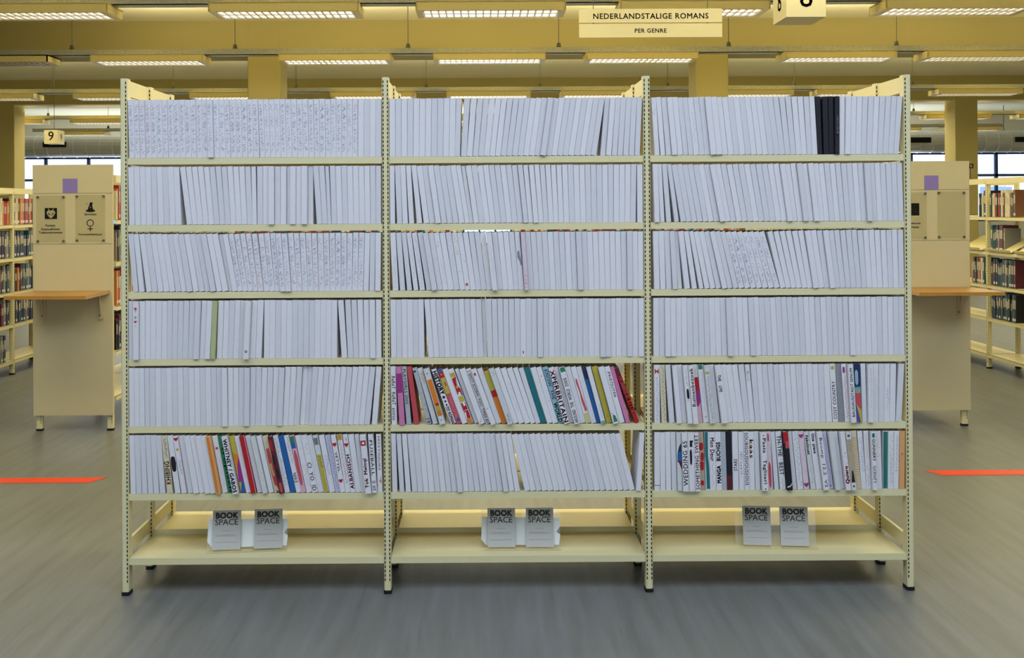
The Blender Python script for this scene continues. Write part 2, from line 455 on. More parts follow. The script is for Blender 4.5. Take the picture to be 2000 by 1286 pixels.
for i in range(3):
    for z in ZS:
        shelf_part(XF[i] + .014, XF[i + 1] - .014, .004, MID - .01, z, z == ZS[6]).build('shelf', shelving)
        o = shelf_part(XF[i] + .014, XF[i + 1] - .014, MID + .012, DEPTH - .004, z).build('rear_shelf', shelving)

# ------------------------------------------------------------ books
BH, BT, BD = .2225, .0217, .165
def book_mb(cov, T=BT, Hh=BH, Dp=BD, page=None):
    """origin at the lower left front corner; spine faces -Y"""
    page = page or M_page; b = MB(); c = .0016; r = .0016
    pr = [(r, 0), (T - r, 0), (T, r), (T, Dp), (T - c, Dp), (T - c, .004), (c, .004), (c, Dp), (0, Dp), (0, r)]
    # cover wrap: spine with rounded joints and two boards
    b.prism([(r, 0), (T - r, 0), (T, r), (T, .004), (0, .004), (0, r)], 0, Hh, cov)
    b.box(0, c, .004, Dp, 0, Hh, cov); b.box(T - c, T, .004, Dp, 0, Hh, cov)
    b.box(c, T - c, .004, Dp - .003, .0022, Hh - .0022, page)
    return b
mesh_white = [book_mb(M_white).mesh('blank_book'), book_mb(M_white2).mesh('blank_book')]

C_ = dict(K='14121C', N='22284E', R='B01420', r='C0505A', P='C878A0', p='D8A8B4', M='9A2A7A', O='D8781C', o='D8A064', Y='B8A83C', y='C8BC78', G='2E7A52', g='7FA088',
          T='14686E', t='5A8C8C', l='B2B682', h='5A70A2', j='B8708A', u='BDB9CA', i='D6C4CA', B='1E5C9C', b='7A8CB0', V='5C4A8A', v='A49CC0', W='E6E6E8', w='CFCFCB', E='8A8A8E', e='AEB0B4', D='5A1A22', F='B0A088', c='C44A4E', q='D4C8A8', L='8FB0C0', X='6A5A58')
def ink(k): return mat('ink_' + k + ('_l' if k.islower() else '_u'), C_[k], .6, noise=.06, scale=120)

def draw(name, base, items, seed=0):
    rnd = random.Random(seed or name)
    cov = M_white if base == 'W' else mat('cover_' + base + ('_l' if base.islower() else '_u'), C_[base], .55, noise=.1, scale=60)
    parts = [('', book_mb(cov))]
    u = lambda a: a * BT; v = lambda a: a * BH
    lay = [0]
    for it in items:
        lay[0] += 1; y = -.00012 * lay[0] - .0001
        k = it[0]; b = MB(); nm = 'colour_band'
        if k == 't':      # text: string, v0, v1, colour, dir (+1 up, -1 down), width, bold
            _, s, v0, v1, c, dr, wd, bo = it; vs, fs, a = text_mesh(s, bo * 1.5 + .02, 1.08); nm = 'lettering'
            pts = []
            for p, q in vs:
                if dr > 0: x = u(.5) - (q - .5) * u(wd * 1.15); z = v(v0) + p * v(v1 - v0)
                else: x = u(.5) + (q - .5) * u(wd * 1.15); z = v(v1) - p * v(v1 - v0)
                pts.append((x, y, z))
            b.add(pts, fs, ink(c))
        elif k == 'r':
            _, v0, v1, c = it[:4]; a, e = it[4:6] if len(it) > 4 else (.07, .93)
            b.spine([(u(a), v(v0)), (u(e), v(v0)), (u(e), v(v1)), (u(a), v(v1))], y, ink(c))
        elif k == 'c':
            _, vc, c, R = it; nm = 'dot'
            b.spine([(u(.5) + R * BT * math.cos(i * .628), v(vc) + R * BT * math.sin(i * .628)) for i in range(10)], y, ink(c))
        elif k == 'o':    # long rounded blob
            _, v0, v1, c, a, e = it; nm = 'ink_blot'; pts = []
            for i in range(16):
                t = i * math.pi / 8; pts.append((u((a + e) / 2) + u((e - a) / 2) * math.cos(t) * (1 + .08 * rnd.uniform(-1, 1)), v((v0 + v1) / 2) + v((v1 - v0) / 2) * math.copysign(abs(math.sin(t)) ** .5, math.sin(t))))
            b.spine(pts, y, ink(c))
        elif k == 'h':
            _, vc, c, R = it; nm = 'heart'; pts = []
            for i in range(18):
                t = i * 2 * math.pi / 18
                pts.append((u(.5) + R * BT * math.sin(t) ** 3, v(vc) + R * BT * (.81 * math.cos(t) - .31 * math.cos(2 * t) - .12 * math.cos(3 * t))))
            b.spine(pts, y, ink(c))
        elif k == 'z':    # wavy pencil line
            _, v0, v1, c, n = it; nm = 'pencil_line'; pv = None
            for i in range(n + 1):
                p = (u(.5 + .22 * (1 if i % 2 else -1) * rnd.uniform(.5, 1)), v(v0 + (v1 - v0) * i / n))
                if pv: b.spine([(pv[0] - .0004, pv[1]), (pv[0] + .0004, pv[1]), (p[0] + .0004, p[1]), (p[0] - .0004, p[1])], y, ink(c))
                pv = p
        elif k == 'x':    # illegible handwriting: rows of short strokes
            _, v0, v1, c, n, wd = it; nm = 'handwriting'
            for i in range(n):
                z = v(v0 + (v1 - v0) * (i + rnd.random() * .6) / n); x = u(.5) + u(wd) * rnd.uniform(-.5, .2); l = u(wd) * rnd.uniform(.3, .8); s = rnd.uniform(-.0018, .0018)
                b.spine([(x, z), (x + l, z + s), (x + l, z + s + .0009), (x, z + .0009)], y, ink(c))
                if i % 2:
                    b.spine([(x + l * .5, z - .0018), (x + l * .5 + .0008, z - .0018), (x + l * .5 + .0008, z + .0018), (x + l * .5, z + .0018)], y, ink(c))
        elif k == 'm':    # dots scattered
            _, v0, v1, cs, n = it; nm = 'dots'
            for i in range(n):
                x = u(rnd.uniform(.2, .8)); z = v(rnd.uniform(v0, v1)); R = rnd.uniform(.0008, .0016)
                b.spine([(x + R * math.cos(q * 1.047), z + R * math.sin(q * 1.047)) for q in range(6)], y, ink(cs[i % len(cs)]))
        elif k == 'p':
            _, c, pts = it; nm = 'painted_shape'
            b.spine([(u(a), v(e)) for a, e in pts], y, ink(c))
        elif k == 'l':    # scattered crayon lines
            _, v0, v1, cs, n = it; nm = 'crayon_lines'
            for i in range(n):
                z = v(rnd.uniform(v0, v1)); x = u(rnd.uniform(.06, .5)); l = u(rnd.uniform(.2, .42)); s = rnd.uniform(-1, 1) * .006; w = .00045
                z2 = min(max(z + s, .002), BH - .002)
                b.spine([(x, z), (x + l, z2), (x + l, z2 + w * 1.6), (x, z + w * 1.6)], y - .00001 * i, ink(cs[i % len(cs)]))
        parts.append((nm, b))
    root = parts[0][1].build('decorated_book')
    for nm, b in parts[1:]: b.build(nm, root)
    return root

# key: (cover colour, description for the label, marks)
SP = {
 'khb': ('q', 'tan book with orange Khibing lettering', [('t', 'KHIBING', .16, .55, 'O', 1, .7, .02), ('x', .62, .95, 'X', 26, .5)]),
 'ovl': ('W', 'white book with black oval blot', [('o', .37, .64, 'K', .04, .96)]),
 'hrt': ('W', 'white book with a small red heart at its top', [('h', .94, 'R', .4), ('c', .76, 'Y', .25), ('x', .32, .58, 'v', 16, .6), ('r', 0, 1, 'r', .93, 1)]),
 'ora': ('o', 'orange book with yellowish sheen', [('r', .02, .98, 'O', .15, .6), ('x', .1, .6, 'O', 20, .5)]),  # drawn as a deeper orange band, not a sheen
 'rdd': ('W', 'white book with one red dot near the top', [('c', .78, 'c', .25), ('x', .3, .68, 'p', 16, .5), ('x', .1, .25, 'p', 6, .5)]),
 'grn': ('G', 'green book with dark green handwriting', [('t', 'tropisch', .02, .8, 'K', -1, .55, 0)]),
 'whi': ('W', 'white book with dark blue Whitney lettering', [('t', 'WHITNEY / GABOS', .03, .95, 'N', -1, .6, .03)]),
 'oly': ('Y', 'olive book painted orange, magenta and blue', [('p', 'O', [(.1, .7), (.9, .66), (.95, .3), (.3, .33)]), ('p', 'M', [(.5, .5), (.97, .62), (.97, .16), (.1, .2), (.2, .34)]), ('p', 'B', [(.05, 0), (.97, 0), (.97, .2), (.6, .2)]), ('p', 'p', [(.0, .36), (.12, .36), (.2, .27), (.1, .25)])]),
 'gr1': ('W', 'off-white book with faint grey writing and pink edge', [('x', .3, .9, 'e', 20, .4), ('r', 0, 1, 'p', .0, .08)]),
 'red': ('R', 'bright red book', [('r', 0, 1, 'w', .93, 1)]),
 'gr2': ('w', 'light grey book', [('x', .1, .9, 'e', 10, .4)]),
 'fla': ('q', 'cream book with a red painted flame', [('p', 'c', [(.2, .77), (.7, .78), (.9, .5), (.95, .0), (.4, .0), (.2, .3), (.15, .55)]), ('p', 'o', [(.2, .5), (.7, .52), (.6, .4), (.8, .3), (.4, .28)]), ('p', 'q', [(.1, .15), (.7, .1), (.9, .02), (.2, .05)])]),
 'dkr': ('D', 'dark red book with black blotches', [('o', .5, .68, 'K', .1, .6), ('o', .25, .45, 'K', .3, .9), ('o', .02, .2, 'c', .3, .95), ('o', .75, .95, 'R', .2, .8)]),
 'bl1': ('W', 'white book with blue handwriting down the spine', [('x', .12, .97, 'b', 50, .7), ('r', 0, 1, 'w', 0, .1)]),
 'blu': ('B', 'solid bright blue book', []),
 'nik': ('W', 'white book with dark capitals near its foot', [('x', .5, .97, 'N', 26, .5), ('t', 'NIKE', .17, .34, 'N', -1, .6, 0)]),
 'gbp': ('p', 'pink book with green and blue blocks on top', [('r', .87, .98, 'G'), ('r', .77, .87, 'B'), ('o', .12, .74, 'r', .15, .85), ('o', .3, .5, 'c', .3, .8)]),
 'pnk': ('W', 'off-white book with pale pink pattern', [('m', .5, .97, 'p', 12), ('x', .1, .5, 'p', 20, .6)]),
 'cit': ('W', 'white book with red dots above faint red letters', [('m', .6, .95, 'DrO', 12), ('t', 'CI  YO  ID', .03, .52, 'r', -1, .6, 0)]),
 'bar': ('w', 'grey book with barcode above a yellow band', [('r', .83, .95, 'E', .1, .9)] + [('r', .835, .945, 'K', a, a + .03) for a in (.15, .27, .36, .5, .62, .75)] + [('r', .0, .66, 'Y', .1, .9), ('x', .43, .64, 'K', 14, .6), ('x', .04, .35, 'X', 12, .3)]),
 'lav': ('W', 'white book with lavender handwriting', [('x', .3, .65, 'v', 26, .7)]),
 'pur': ('u', 'lavender book with violet handwriting', [('x', .05, .95, 'V', 46, .5)]),
 'ht2': ('W', 'white book with two red hearts', [('h', .83, 'R', .45), ('t', 'VETTEL', .35, .7, 'p', -1, .4, 0), ('h', .2, 'R', .42)]),
 'ort': ('W', 'white book with orange block and red script', [('r', .9, 1, 'Y'), ('o', .92, .99, 'O', .3, .9), ('x', .14, .87, 'R', 46, .5)]),
 'alb': ('W', 'white book with red Albanisch lettering and heart', [('h', .82, 'R', .45), ('x', .89, .95, 'r', 6, .4), ('t', 'ALBANISCH', .06, .65, 'R', 1, .62, .02)]),
 'tok': ('W', 'white book with red square and red Tok lettering', [('r', .82, .91, 'R'), ('c', .865, 'W', .22), ('t', 'Tok  Meloqi', .1, .6, 'R', 1, .6, .03)]),
 'fus': ('W', 'white book with grey Fuseball capitals', [('c', .93, 't', .08), ('t', 'FUSEBALL', .3, .9, 'e', -1, .5, 0), ('t', '20 2', .04, .2, 'e', 1, .5, 0), ('r', .205, .21, 'b')]),
 'mys': ('W', 'white book with thin brown capitals and red tick', [('t', 'MYSTIQUES', .38, .96, 'X', -1, .35, 0), ('p', 'R', [(.35, .22), (.45, .22), (.7, .19), (.7, .27), (.8, .27), (.8, .16), (.7, .16)])]),
 # row 5 middle
 'rdr': ('W', 'white book with maroon Readet lettering', [('t', 'ReReT  ReReT  antros', .08, .83, 'D', -1, .55, 0)]),
 'mag': ('P', 'pink book with magenta block', [('r', .55, .88, 'M', .04, .96), ('x', .9, .98, 'p', 6, .6)]),
 'ply': ('e', 'grey book with pink Playgirl lettering', [('t', 'PLAYGIRLS 2005', .35, .95, 'P', -1, .5, 0)]),
 'cor': ('c', 'coral red book with dark red handwriting', [('x', .4, .95, 'R', 30, .6), ('x', .02, .4, 'D', 14, .4)]),
 'cha': ('e', 'blue-grey book with column of black ticks', [('r', .92, .95, 'K', .1, .6), ('x', .14, .6, 'K', 11, .3), ('t', '19', .02, .1, 'K', -1, .6, 0)]),
 'drw': ('w', 'off-white book with pale orange drawing', [('x', .72, .92, 'o', 18, .8), ('z', .6, .75, 'q', 5)]),
 'oro': ('w', 'off-white book with orange panel and red dots', [('r', .15, .8, 'O', .15, .95), ('c', .91, 'R', .13), ('o', .33, .38, 'R', .3, .9), ('r', .24, .33, 'Y', .2, .9), ('x', .15, .3, 'G', 6, .6), ('c', .08, 'X', .1)]),
 'his': ('W', 'white book with bold black History lettering', [('t', 'HISTORY', .54, .96, 'K', -1, .72, .05), ('c', .485, 'K', .27), ('c', .41, 'K', .2), ('c', .345, 'K', .18), ('t', '?!!!! ROMAN', .01, .31, 'K', -1, .55, .03)]),
 'pat': ('r', 'patchwork book in red, olive and pink', [('r', .93, 1, 'B'), ('r', .84, .94, 'R'), ('c', .9, 'o', .15), ('r', .55, .84, 'Y'), ('o', .68, .76, 'c', .4, .8), ('m', .6, .75, 'GR', 6), ('x', .1, .5, 'p', 20, .6), ('r', .05, .1, 'B', .3, .95)]),
 'geo': ('W', 'white book with red, yellow and orange shapes', [('r', .85, .93, 'Y'), ('p', 'R', [(.1, .83), (.9, .85), (.6, .7), (.95, .62), (.95, .5), (.1, .55)]), ('p', 'Y', [(.2, .68), (.8, .7), (.5, .63)]), ('r', .4, .5, 'Y'), ('r', .25, .38, 'R'), ('o', .32, .38, 'W', .4, .8), ('o', .5, .58, 'W', .3, .7), ('p', 'R', [(.1, .24), (.9, .24), (.9, .08), (.3, .1)]), ('p', 'W', [(.1, .2), (.4, .22), (.2, .1)]), ('r', 0.01, .1, 'O')]),
 'wsq': ('W', 'white book with pink wavy line', [('z', .25, .72, 'p', 9), ('p', 'p', [(.2, .02), (.4, .02), (.8, .12), (.7, .12)])]),
 'sho': ('W', 'white book with black Shot lettering', [('t', '2 SHOT SCORN  YOU  TIMES 83', .02, .97, 'K', -1, .5, 0)]),
 'hr5': ('W', 'white book with red blot at its top', [('o', .89, .94, 'R', .25, .65), ('x', .28, .3, 'r', 2, .6)]),
 'yro': ('Y', 'book in yellow, red and orange blocks', [('r', .96, 1, 'D'), ('r', .48, .6, 'R', 0.02, .98), ('r', 0, .48, 'O', .02, .98)]),
 'pu5': ('w', 'off-white book with violet marks', [('x', .88, .96, 'v', 6, .6), ('x', .35, .65, 'v', 12, .3), ('x', .03, .2, 'V', 14, .5)]),
 'tea': ('T', 'solid teal book', [('z', .04, .12, 't', 4)]),
 'fnt': ('W', 'white book with faint grey pencil writing', [('x', .2, .75, 'e', 22, .5)]),
 'dt5': ('W', 'white book with two tiny red marks', [('c', .84, 'r', .12), ('c', .4, 'p', .1), ('x', .2, .6, 'e', 12, .3)]),
 'kno': ('L', 'pale blue book with Know the World lettering', [('t', 'KNOW  THE', .42, .95, 't', -1, .5, 0), ('t', 'WORLD', .02, .36, 'G', -1, .62, .04)]),
 'xpb': ('W', 'white book with red Xper Britain lettering', [('t', 'XPERBRITAIN', .03, .95, 'r', -1, .68, .02)]),
 'aro': ('W', 'white book with Around the World lettering and green square', [('r', .92, 1, 'G', .15, .95), ('t', 'AROUND  THE  WORLD', .02, .62, 'K', 1, .5, .01), ('t', '2005 .', .66, .86, 'P', 1, .5, 0)]),
 'fl5': ('W', 'white book with red flame and yellow foot', [('p', 'r', [(.35, .8), (.6, .78), (.7, .5), (.95, .22), (.5, .2), (.3, .38), (.4, .55), (.2, .72)]), ('r', .0, .18, 'y')]),
 'bl5': ('B', 'narrow blue book with dark blue top', [('r', .78, 1, 'N', .02, .98), ('m', .72, .85, 'X', 10)]),
 'wd5': ('W', 'white book with dark blue edge and olive scribble', [('r', 0, 1, 'N', .88, 1), ('z', .1, .35, 'X', 6), ('r', 0, .05, 'g')]),
 'yel': ('Y', 'olive yellow book', [('x', .1, .15, 'X', 3, .3)]),
 'ws5': ('W', 'white book with green sticker at its foot', [('p', 'G', [(.3, .16), (.7, .14), (.9, .03), (.2, .03)]), ('r', .175, .18, 'G', .1, .6)]),
 'pri': ('W', 'white book with grey Prietjuter lettering', [('t', 'PRIETJUTER', .45, .9, 'E', -1, .5, 0)]),
 'orc': ('P', 'orchid pink book', [('x', .2, .9, 'M', 8, .15)]),
 'mis': ('R', 'red book with pale curly lettering, leaning steeply', [('t', 'MISSSODIETEEN', .18, .82, 'p', -1, .6, .01), ('r', .85, 1, 'D')]),
 # row 5 right
 'bow': ('W', 'white book with red bow and blue handwriting', [('p', 'R', [(.15, .94), (.5, .89), (.85, .94), (.85, .84), (.5, .88), (.15, .84)]), ('x', .02, .8, 'b', 36, .5)]),
 'gcu': ('q', 'greenish white book with black cursive writing', [('x', .05, .98, 'K', 50, .45)]),
 'dsc': ('W', 'white book with black bar scribble', [('x', .65, .95, 'K', 10, .4), ('o', .42, .6, 'K', .3, .8), ('c', .39, 'X', .08)]),
 'gol': ('W', 'white book with golden cursive lettering', [('t', 'Ruinenbezoek', .3, .96, 'Y', 1, .6, .01)]),
 'rpp': ('p', 'book with red, magenta and pink blocks', [('r', .78, 1, 'w'), ('m', .82, .92, 'N', 4), ('r', .5, .78, 'R', .03, .97), ('p', 'M', [(.03, .5), (.6, .58), (.97, .5), (.97, .35), (.5, .28), (.03, .3)])]),
 'gsq': ('W', 'white book with green square on top', [('r', .92, 1, 'G', .1, .85), ('x', .2, .88, 'p', 26, .4), ('c', .1, 'r', .12)]),
 'snd': ('w', 'off-white book with yellow patch and olive script', [('r', .85, .89, 'Y', .1, .8), ('x', .03, .82, 'X', 44, .5)]),
 'liv': ('W', 'white book with black The Live lettering', [('t', 'THE    LIVE', .54, .83, 'K', -1, .42, .03)]),
 'tmk': ('W', 'white book with green pencil hatching', [('l', .7, .88, 'tt', 14), ('l', .7, .88, 'Tt', 8)]),
 'sta': ('W', 'white book with yellow star and red letters', [('c', .93, 'Y', .35), ('t', 'COSY COUNTRY', .05, .7, 'r', 1, .5, 0)]),
 'gry': ('E', 'solid grey book', [('x', .6, .95, 'X', 10, .6)]),
 'blo': ('W', 'white book with purple blot and pink script', [('o', .84, .95, 'M', .2, .7), ('x', .05, .8, 'r', 40, .55)]),
 'bau': ('W', 'white book with black Bauhausstadt lettering', [('t', 'BAUHAUSSTADT SENUM', .1, .93, 'N', 1, .45, .01)]),
 'pai': ('B', 'book painted with blue, green, orange and gold', [('r', .62, 1, 'N', .02, .98), ('o', .64, .9, 'L', .15, .7), ('r', .5, .6, 'g', .02, .98), ('p', 'c', [(.05, .5), (.97, .5), (.97, .15), (.4, .2), (.05, .35)]), ('p', 'Y', [(.1, .32), (.97, .2), (.97, 0), (.8, 0)]), ('p', 'V', [(.02, .32), (.7, 0), (.05, 0)])]),
 'f5b': ('W', 'white book with grey note and ink sketch', [('x', .25, .95, 'E', 30, .4), ('z', .1, .16, 'E', 4)]),
 'f5c': ('W', 'white book with blue pencil writing', [('x', .2, .6, 'b', 16, .5)]),
 # row 6 right
 'tik': ('W', 'white book with short black bar near its foot', [('r', .085, .093, 'K', .0, 1)]),
 'bov': ('w', 'off-white book with a blue half oval', [('p', 'N', [(.98, .82), (.5, .76), (.15, .64), (.1, .5), (.98, .45)]), ('p', 'B', [(.98, .68), (.2, .66), (.12, .52), (.98, .5)]), ('p', 'D', [(.98, .52), (.3, .5), (.98, .36)])]),
 'wed': ('W', 'white book with black Wedding lettering', [('t', 'WEDDING 65', .1, .86, 'K', 1, .68, 0)]),
 'bkb': ('W', 'white book with bold black bar marks', [('r', .76, .87, 'K', .3, .75), ('o', .45, .72, 'K', .25, .65), ('r', .84, .87, 'K', .3, .9)]),
 'pkt': ('W', 'pale pink book with faint pink capitals', [('t', 'SOMETHING SWEET', .03, .97, 'p', 1, .6, .01)]),
 'blt': ('F', 'beige book with four red blots', [('o', .68, .82, 'R', .1, .85), ('o', .5, .65, 'R', .3, .95), ('o', .34, .5, 'R', .15, .9), ('o', .08, .17, 'R', .15, .8)]),
 'grb': ('W', 'white book with broad green painted band', [('p', 'T', [(.05, 1), (.75, 1), (.7, .6), (.9, .4), (.95, .02), (.25, .02), (.2, .4), (.05, .6)])]),
 'mon': ('W', 'white book with red Mon Deur lettering', [('t', 'Mon Deur', .5, .9, 'r', -1, .6, .02), ('z', .05, .47, 'r', 5)]),
 'man': ('W', 'white book with navy Manga lettering', [('t', 'MANGA   BUCHGS', .12, .82, 'N', 1, .6, .05)]),
 'gbl': ('e', 'blue-grey book', []),
 'bmr': ('K', 'black book with maroon foot', [('r', 0, .25, 'D', .02, .98)]),
 'str': ('W', 'white book with small red Stars lettering', [('t', 'STARS', .33, .53, 'r', 1, .5, .01)]),
 'rt6': ('W', 'white book with small red and black letters', [('t', "1'E'l l ' n o e' l S", .27, .65, 'r', -1, .35, 0)]),
 'gt6': ('W', 'white book with dense grey lettering', [('t', 'SOURISOUSVOUSSOUS', .08, .98, 'E', -1, .6, .01)]),
 'kaa': ('W', 'white book with orange Kaas lettering', [('t', 'kaas', .55, .86, 'o', -1, .6, .02)]),
 'pas': ('W', 'white book with Pasta Tagliteri lettering', [('t', 'Pasta   Tagliteri', .12, .9, 'D', -1, .62, .01), ('c', .95, 'K', .1), ('c', .03, 'K', .12)]),
 'rbr': ('i', 'pale book with red brush stroke', [('o', .03, .48, 'c', .2, .75), ('o', .83, .97, 'r', .3, .65)]),
 'thb': ('W', 'white book with blue The Best lettering', [('t', 'TH-THE   BEST', .25, .93, 'b', -1, .6, .01), ('z', .03, .2, 'T', 4)]),
 'rbk': ('K', 'black book with red top and white arc', [('r', .82, 1, 'R', .02, .98), ('r', .72, .84, 'c', .3, .98), ('p', 'W', [(.02, .05), (.6, .06), (.97, .11), (.97, .13), (.6, .08), (.02, .07)])]),
 'trd': ('W', 'white book with grey cursive lettering', [('x', .05, .98, 'E', 46, .6)]),
 'hts': ('i', 'pale pink book with two pink hearts', [('h', .92, 'M', .45), ('h', .08, 'M', .48), ('x', .3, .7, 'p', 12, .4)]),
 'fab': ('w', 'greenish book with black Fabulous lettering', [('t', 'Fabuloust', .6, .93, 'K', -1, .5, .03), ('x', .1, .55, 'g', 20, .4)]),
 'one': ('W', 'white book with navy One piece lettering', [('t', 'One  piece', .62, .96, 'N', -1, .5, .04)]),
 'boo': ('W', 'white book with pale blue Boomp lettering', [('t', 'Boomp  12.2  V2', .05, .9, 'v', -1, .55, 0)]),
 'bli': ('u', 'pale lilac book with long blue line', [('z', .08, .95, 'V', 4), ('c', .06, 'V', .14)]),
 'sk6': ('w', 'off-white book with single small letter', [('x', .28, .32, 'E', 2, .5)]),
 'qui': ('W', 'white book with red Quiero and black blots', [('t', 'Quiero', .12, .42, 'R', 1, .66, .05), ('m', .44, .68, 'KKR', 12)]),
 'orn': ('F', 'beige book with black ornaments', [('r', .88, 1, 'w'), ('c', .94, 'V', .25), ('z', .66, .86, 'K', 6), ('p', 'K', [(.2, .14), (.8, .14), (.65, .34), (.45, .34)]), ('r', 0, .13, 'w'), ('c', .07, 'V', .2)]),
 'stp': ('q', 'cream book with yellow diagonal stripes', [('p', 'o', [(.05, a), (.93, a - .04), (.93, a - .032), (.05, a + .008)]) for a in [.05 + .045 * i for i in range(20)]]),
 'bg6': ('W', 'white book with blue-grey capitals', [('x', .3, .9, 'b', 30, .6)]),
 'zig': ('W', 'white book with yellow zigzag and red dots', [('z', .5, .95, 'Y', 9), ('z', .52, .97, 'o', 8), ('m', .33, .46, 'R', 6), ('z', .05, .25, 'K', 4)]),
 'gun': ('W', 'white book with teal leaf and Gunnery lettering', [('o', .9, .98, 'T', .2, .8), ('t', 'GUNNERY', .5, .88, 't', -1, .5, .02), ('t', 'GCENTY', .12, .42, 't', -1, .5, 0)]),
 'odo': ('W', 'white book with orange dotted pattern', [('m', .5, .97, 'oo', 40)]),
 'dgr': ('W', 'white book with dark green spine strip', [('r', .01, .99, 'G', .05, .95), ('r', .01, .99, 'T', .1, .6)]),
 'fg6': ('W', 'white book with faint green and blue writing', [('x', .1, .95, 'g', 30, .5), ('x', .1, .6, 'v', 20, .5)]),
 'bv6': ('W', 'white book with black vertical handwriting', [('x', .3, .92, 'K', 30, .35), ('r', .0, .95, 'v', .9, .94)]),
 'org': ('o', 'orange ochre book with small ring', [('c', .6, 'X', .2), ('c', .6, 'o', .12)]),
 # single marked books elsewhere
 'blk': ('K', 'solid black book', []),
 'lan': ('K', 'black book with white vertical lettering', [('t', 'Lanometer', .33, .66, 'W', 1, .45, .01), ('x', .05, .3, 'X', 10, .4)]),
 'stk': ('W', 'white book with flower, star and heart stickers', [('c', .87, 'c', .26), ('p', 'G', [(.45, .835), (.65, .845), (.5, .8)]), ('p', 'E', [(.5, .76), (.56, .735), (.8, .73), (.6, .715), (.7, .69), (.5, .705), (.3, .69), (.4, .715), (.2, .73), (.44, .735)]), ('h', .65, 'R', .26), ('c', .575, 'p', .14)]),
 'gdt': ('W', 'white book with round grey sticker', [('c', .13, 'E', .27)]),
 'grs': ('l', 'pale olive green book', []),
 'qmk': ('W', 'white book with tiny black mark near foot', [('p', 'K', [(.4, .1), (.6, .1), (.55, .05), (.45, .06)])]),
 'spt': ('W', 'white book with torn dark grey spot', [('p', 'E', [(.2, .66), (.6, .68), (.7, .6), (.9, .52), (.95, .42), (.7, .42), (.5, .5), (.15, .56)])]),
 'rds': ('i', 'pinkish book with red scribble at the foot', [('l', 0.02, .25, 'rc', 18), ('l', .25, .5, 'p', 6)]),
 'pu3': ('W', 'white book with faint violet writing', [('x', .05, .6, 'v', 24, .4)]),
 'bl3': ('W', 'white book with faint blue writing', [('x', .2, .95, 'b', 24, .5)]),
 'gy3': ('W', 'white book with faint grey writing', [('x', .04, .95, 'E', 36, .5)]),
 'rc3': ('W', 'white book with red scribbled circle', [('l', .74, .84, 'pr', 12), ('x', .1, .55, 'p', 18, .5)]),
 'dt3': ('W', 'off-white book with brown dots and yellow scribble', [('m', .82, .98, 'XFE', 14), ('l', .6, .75, 'yo', 14), ('c', .32, 'X', .07)]),
 'hd3': ('W', 'white book with blue dots and orange blot', [('m', .85, .97, 'b', 8), ('m', .45, .85, 'E', 6), ('o', .07, .12, 'c', .2, .7)]),
 'fl1': ('W', 'white book with pale blue scribbles at its top', [('l', .7, .97, 'bv', 12)]),
}
SC = {'#': 9.184, '@': 7.407}
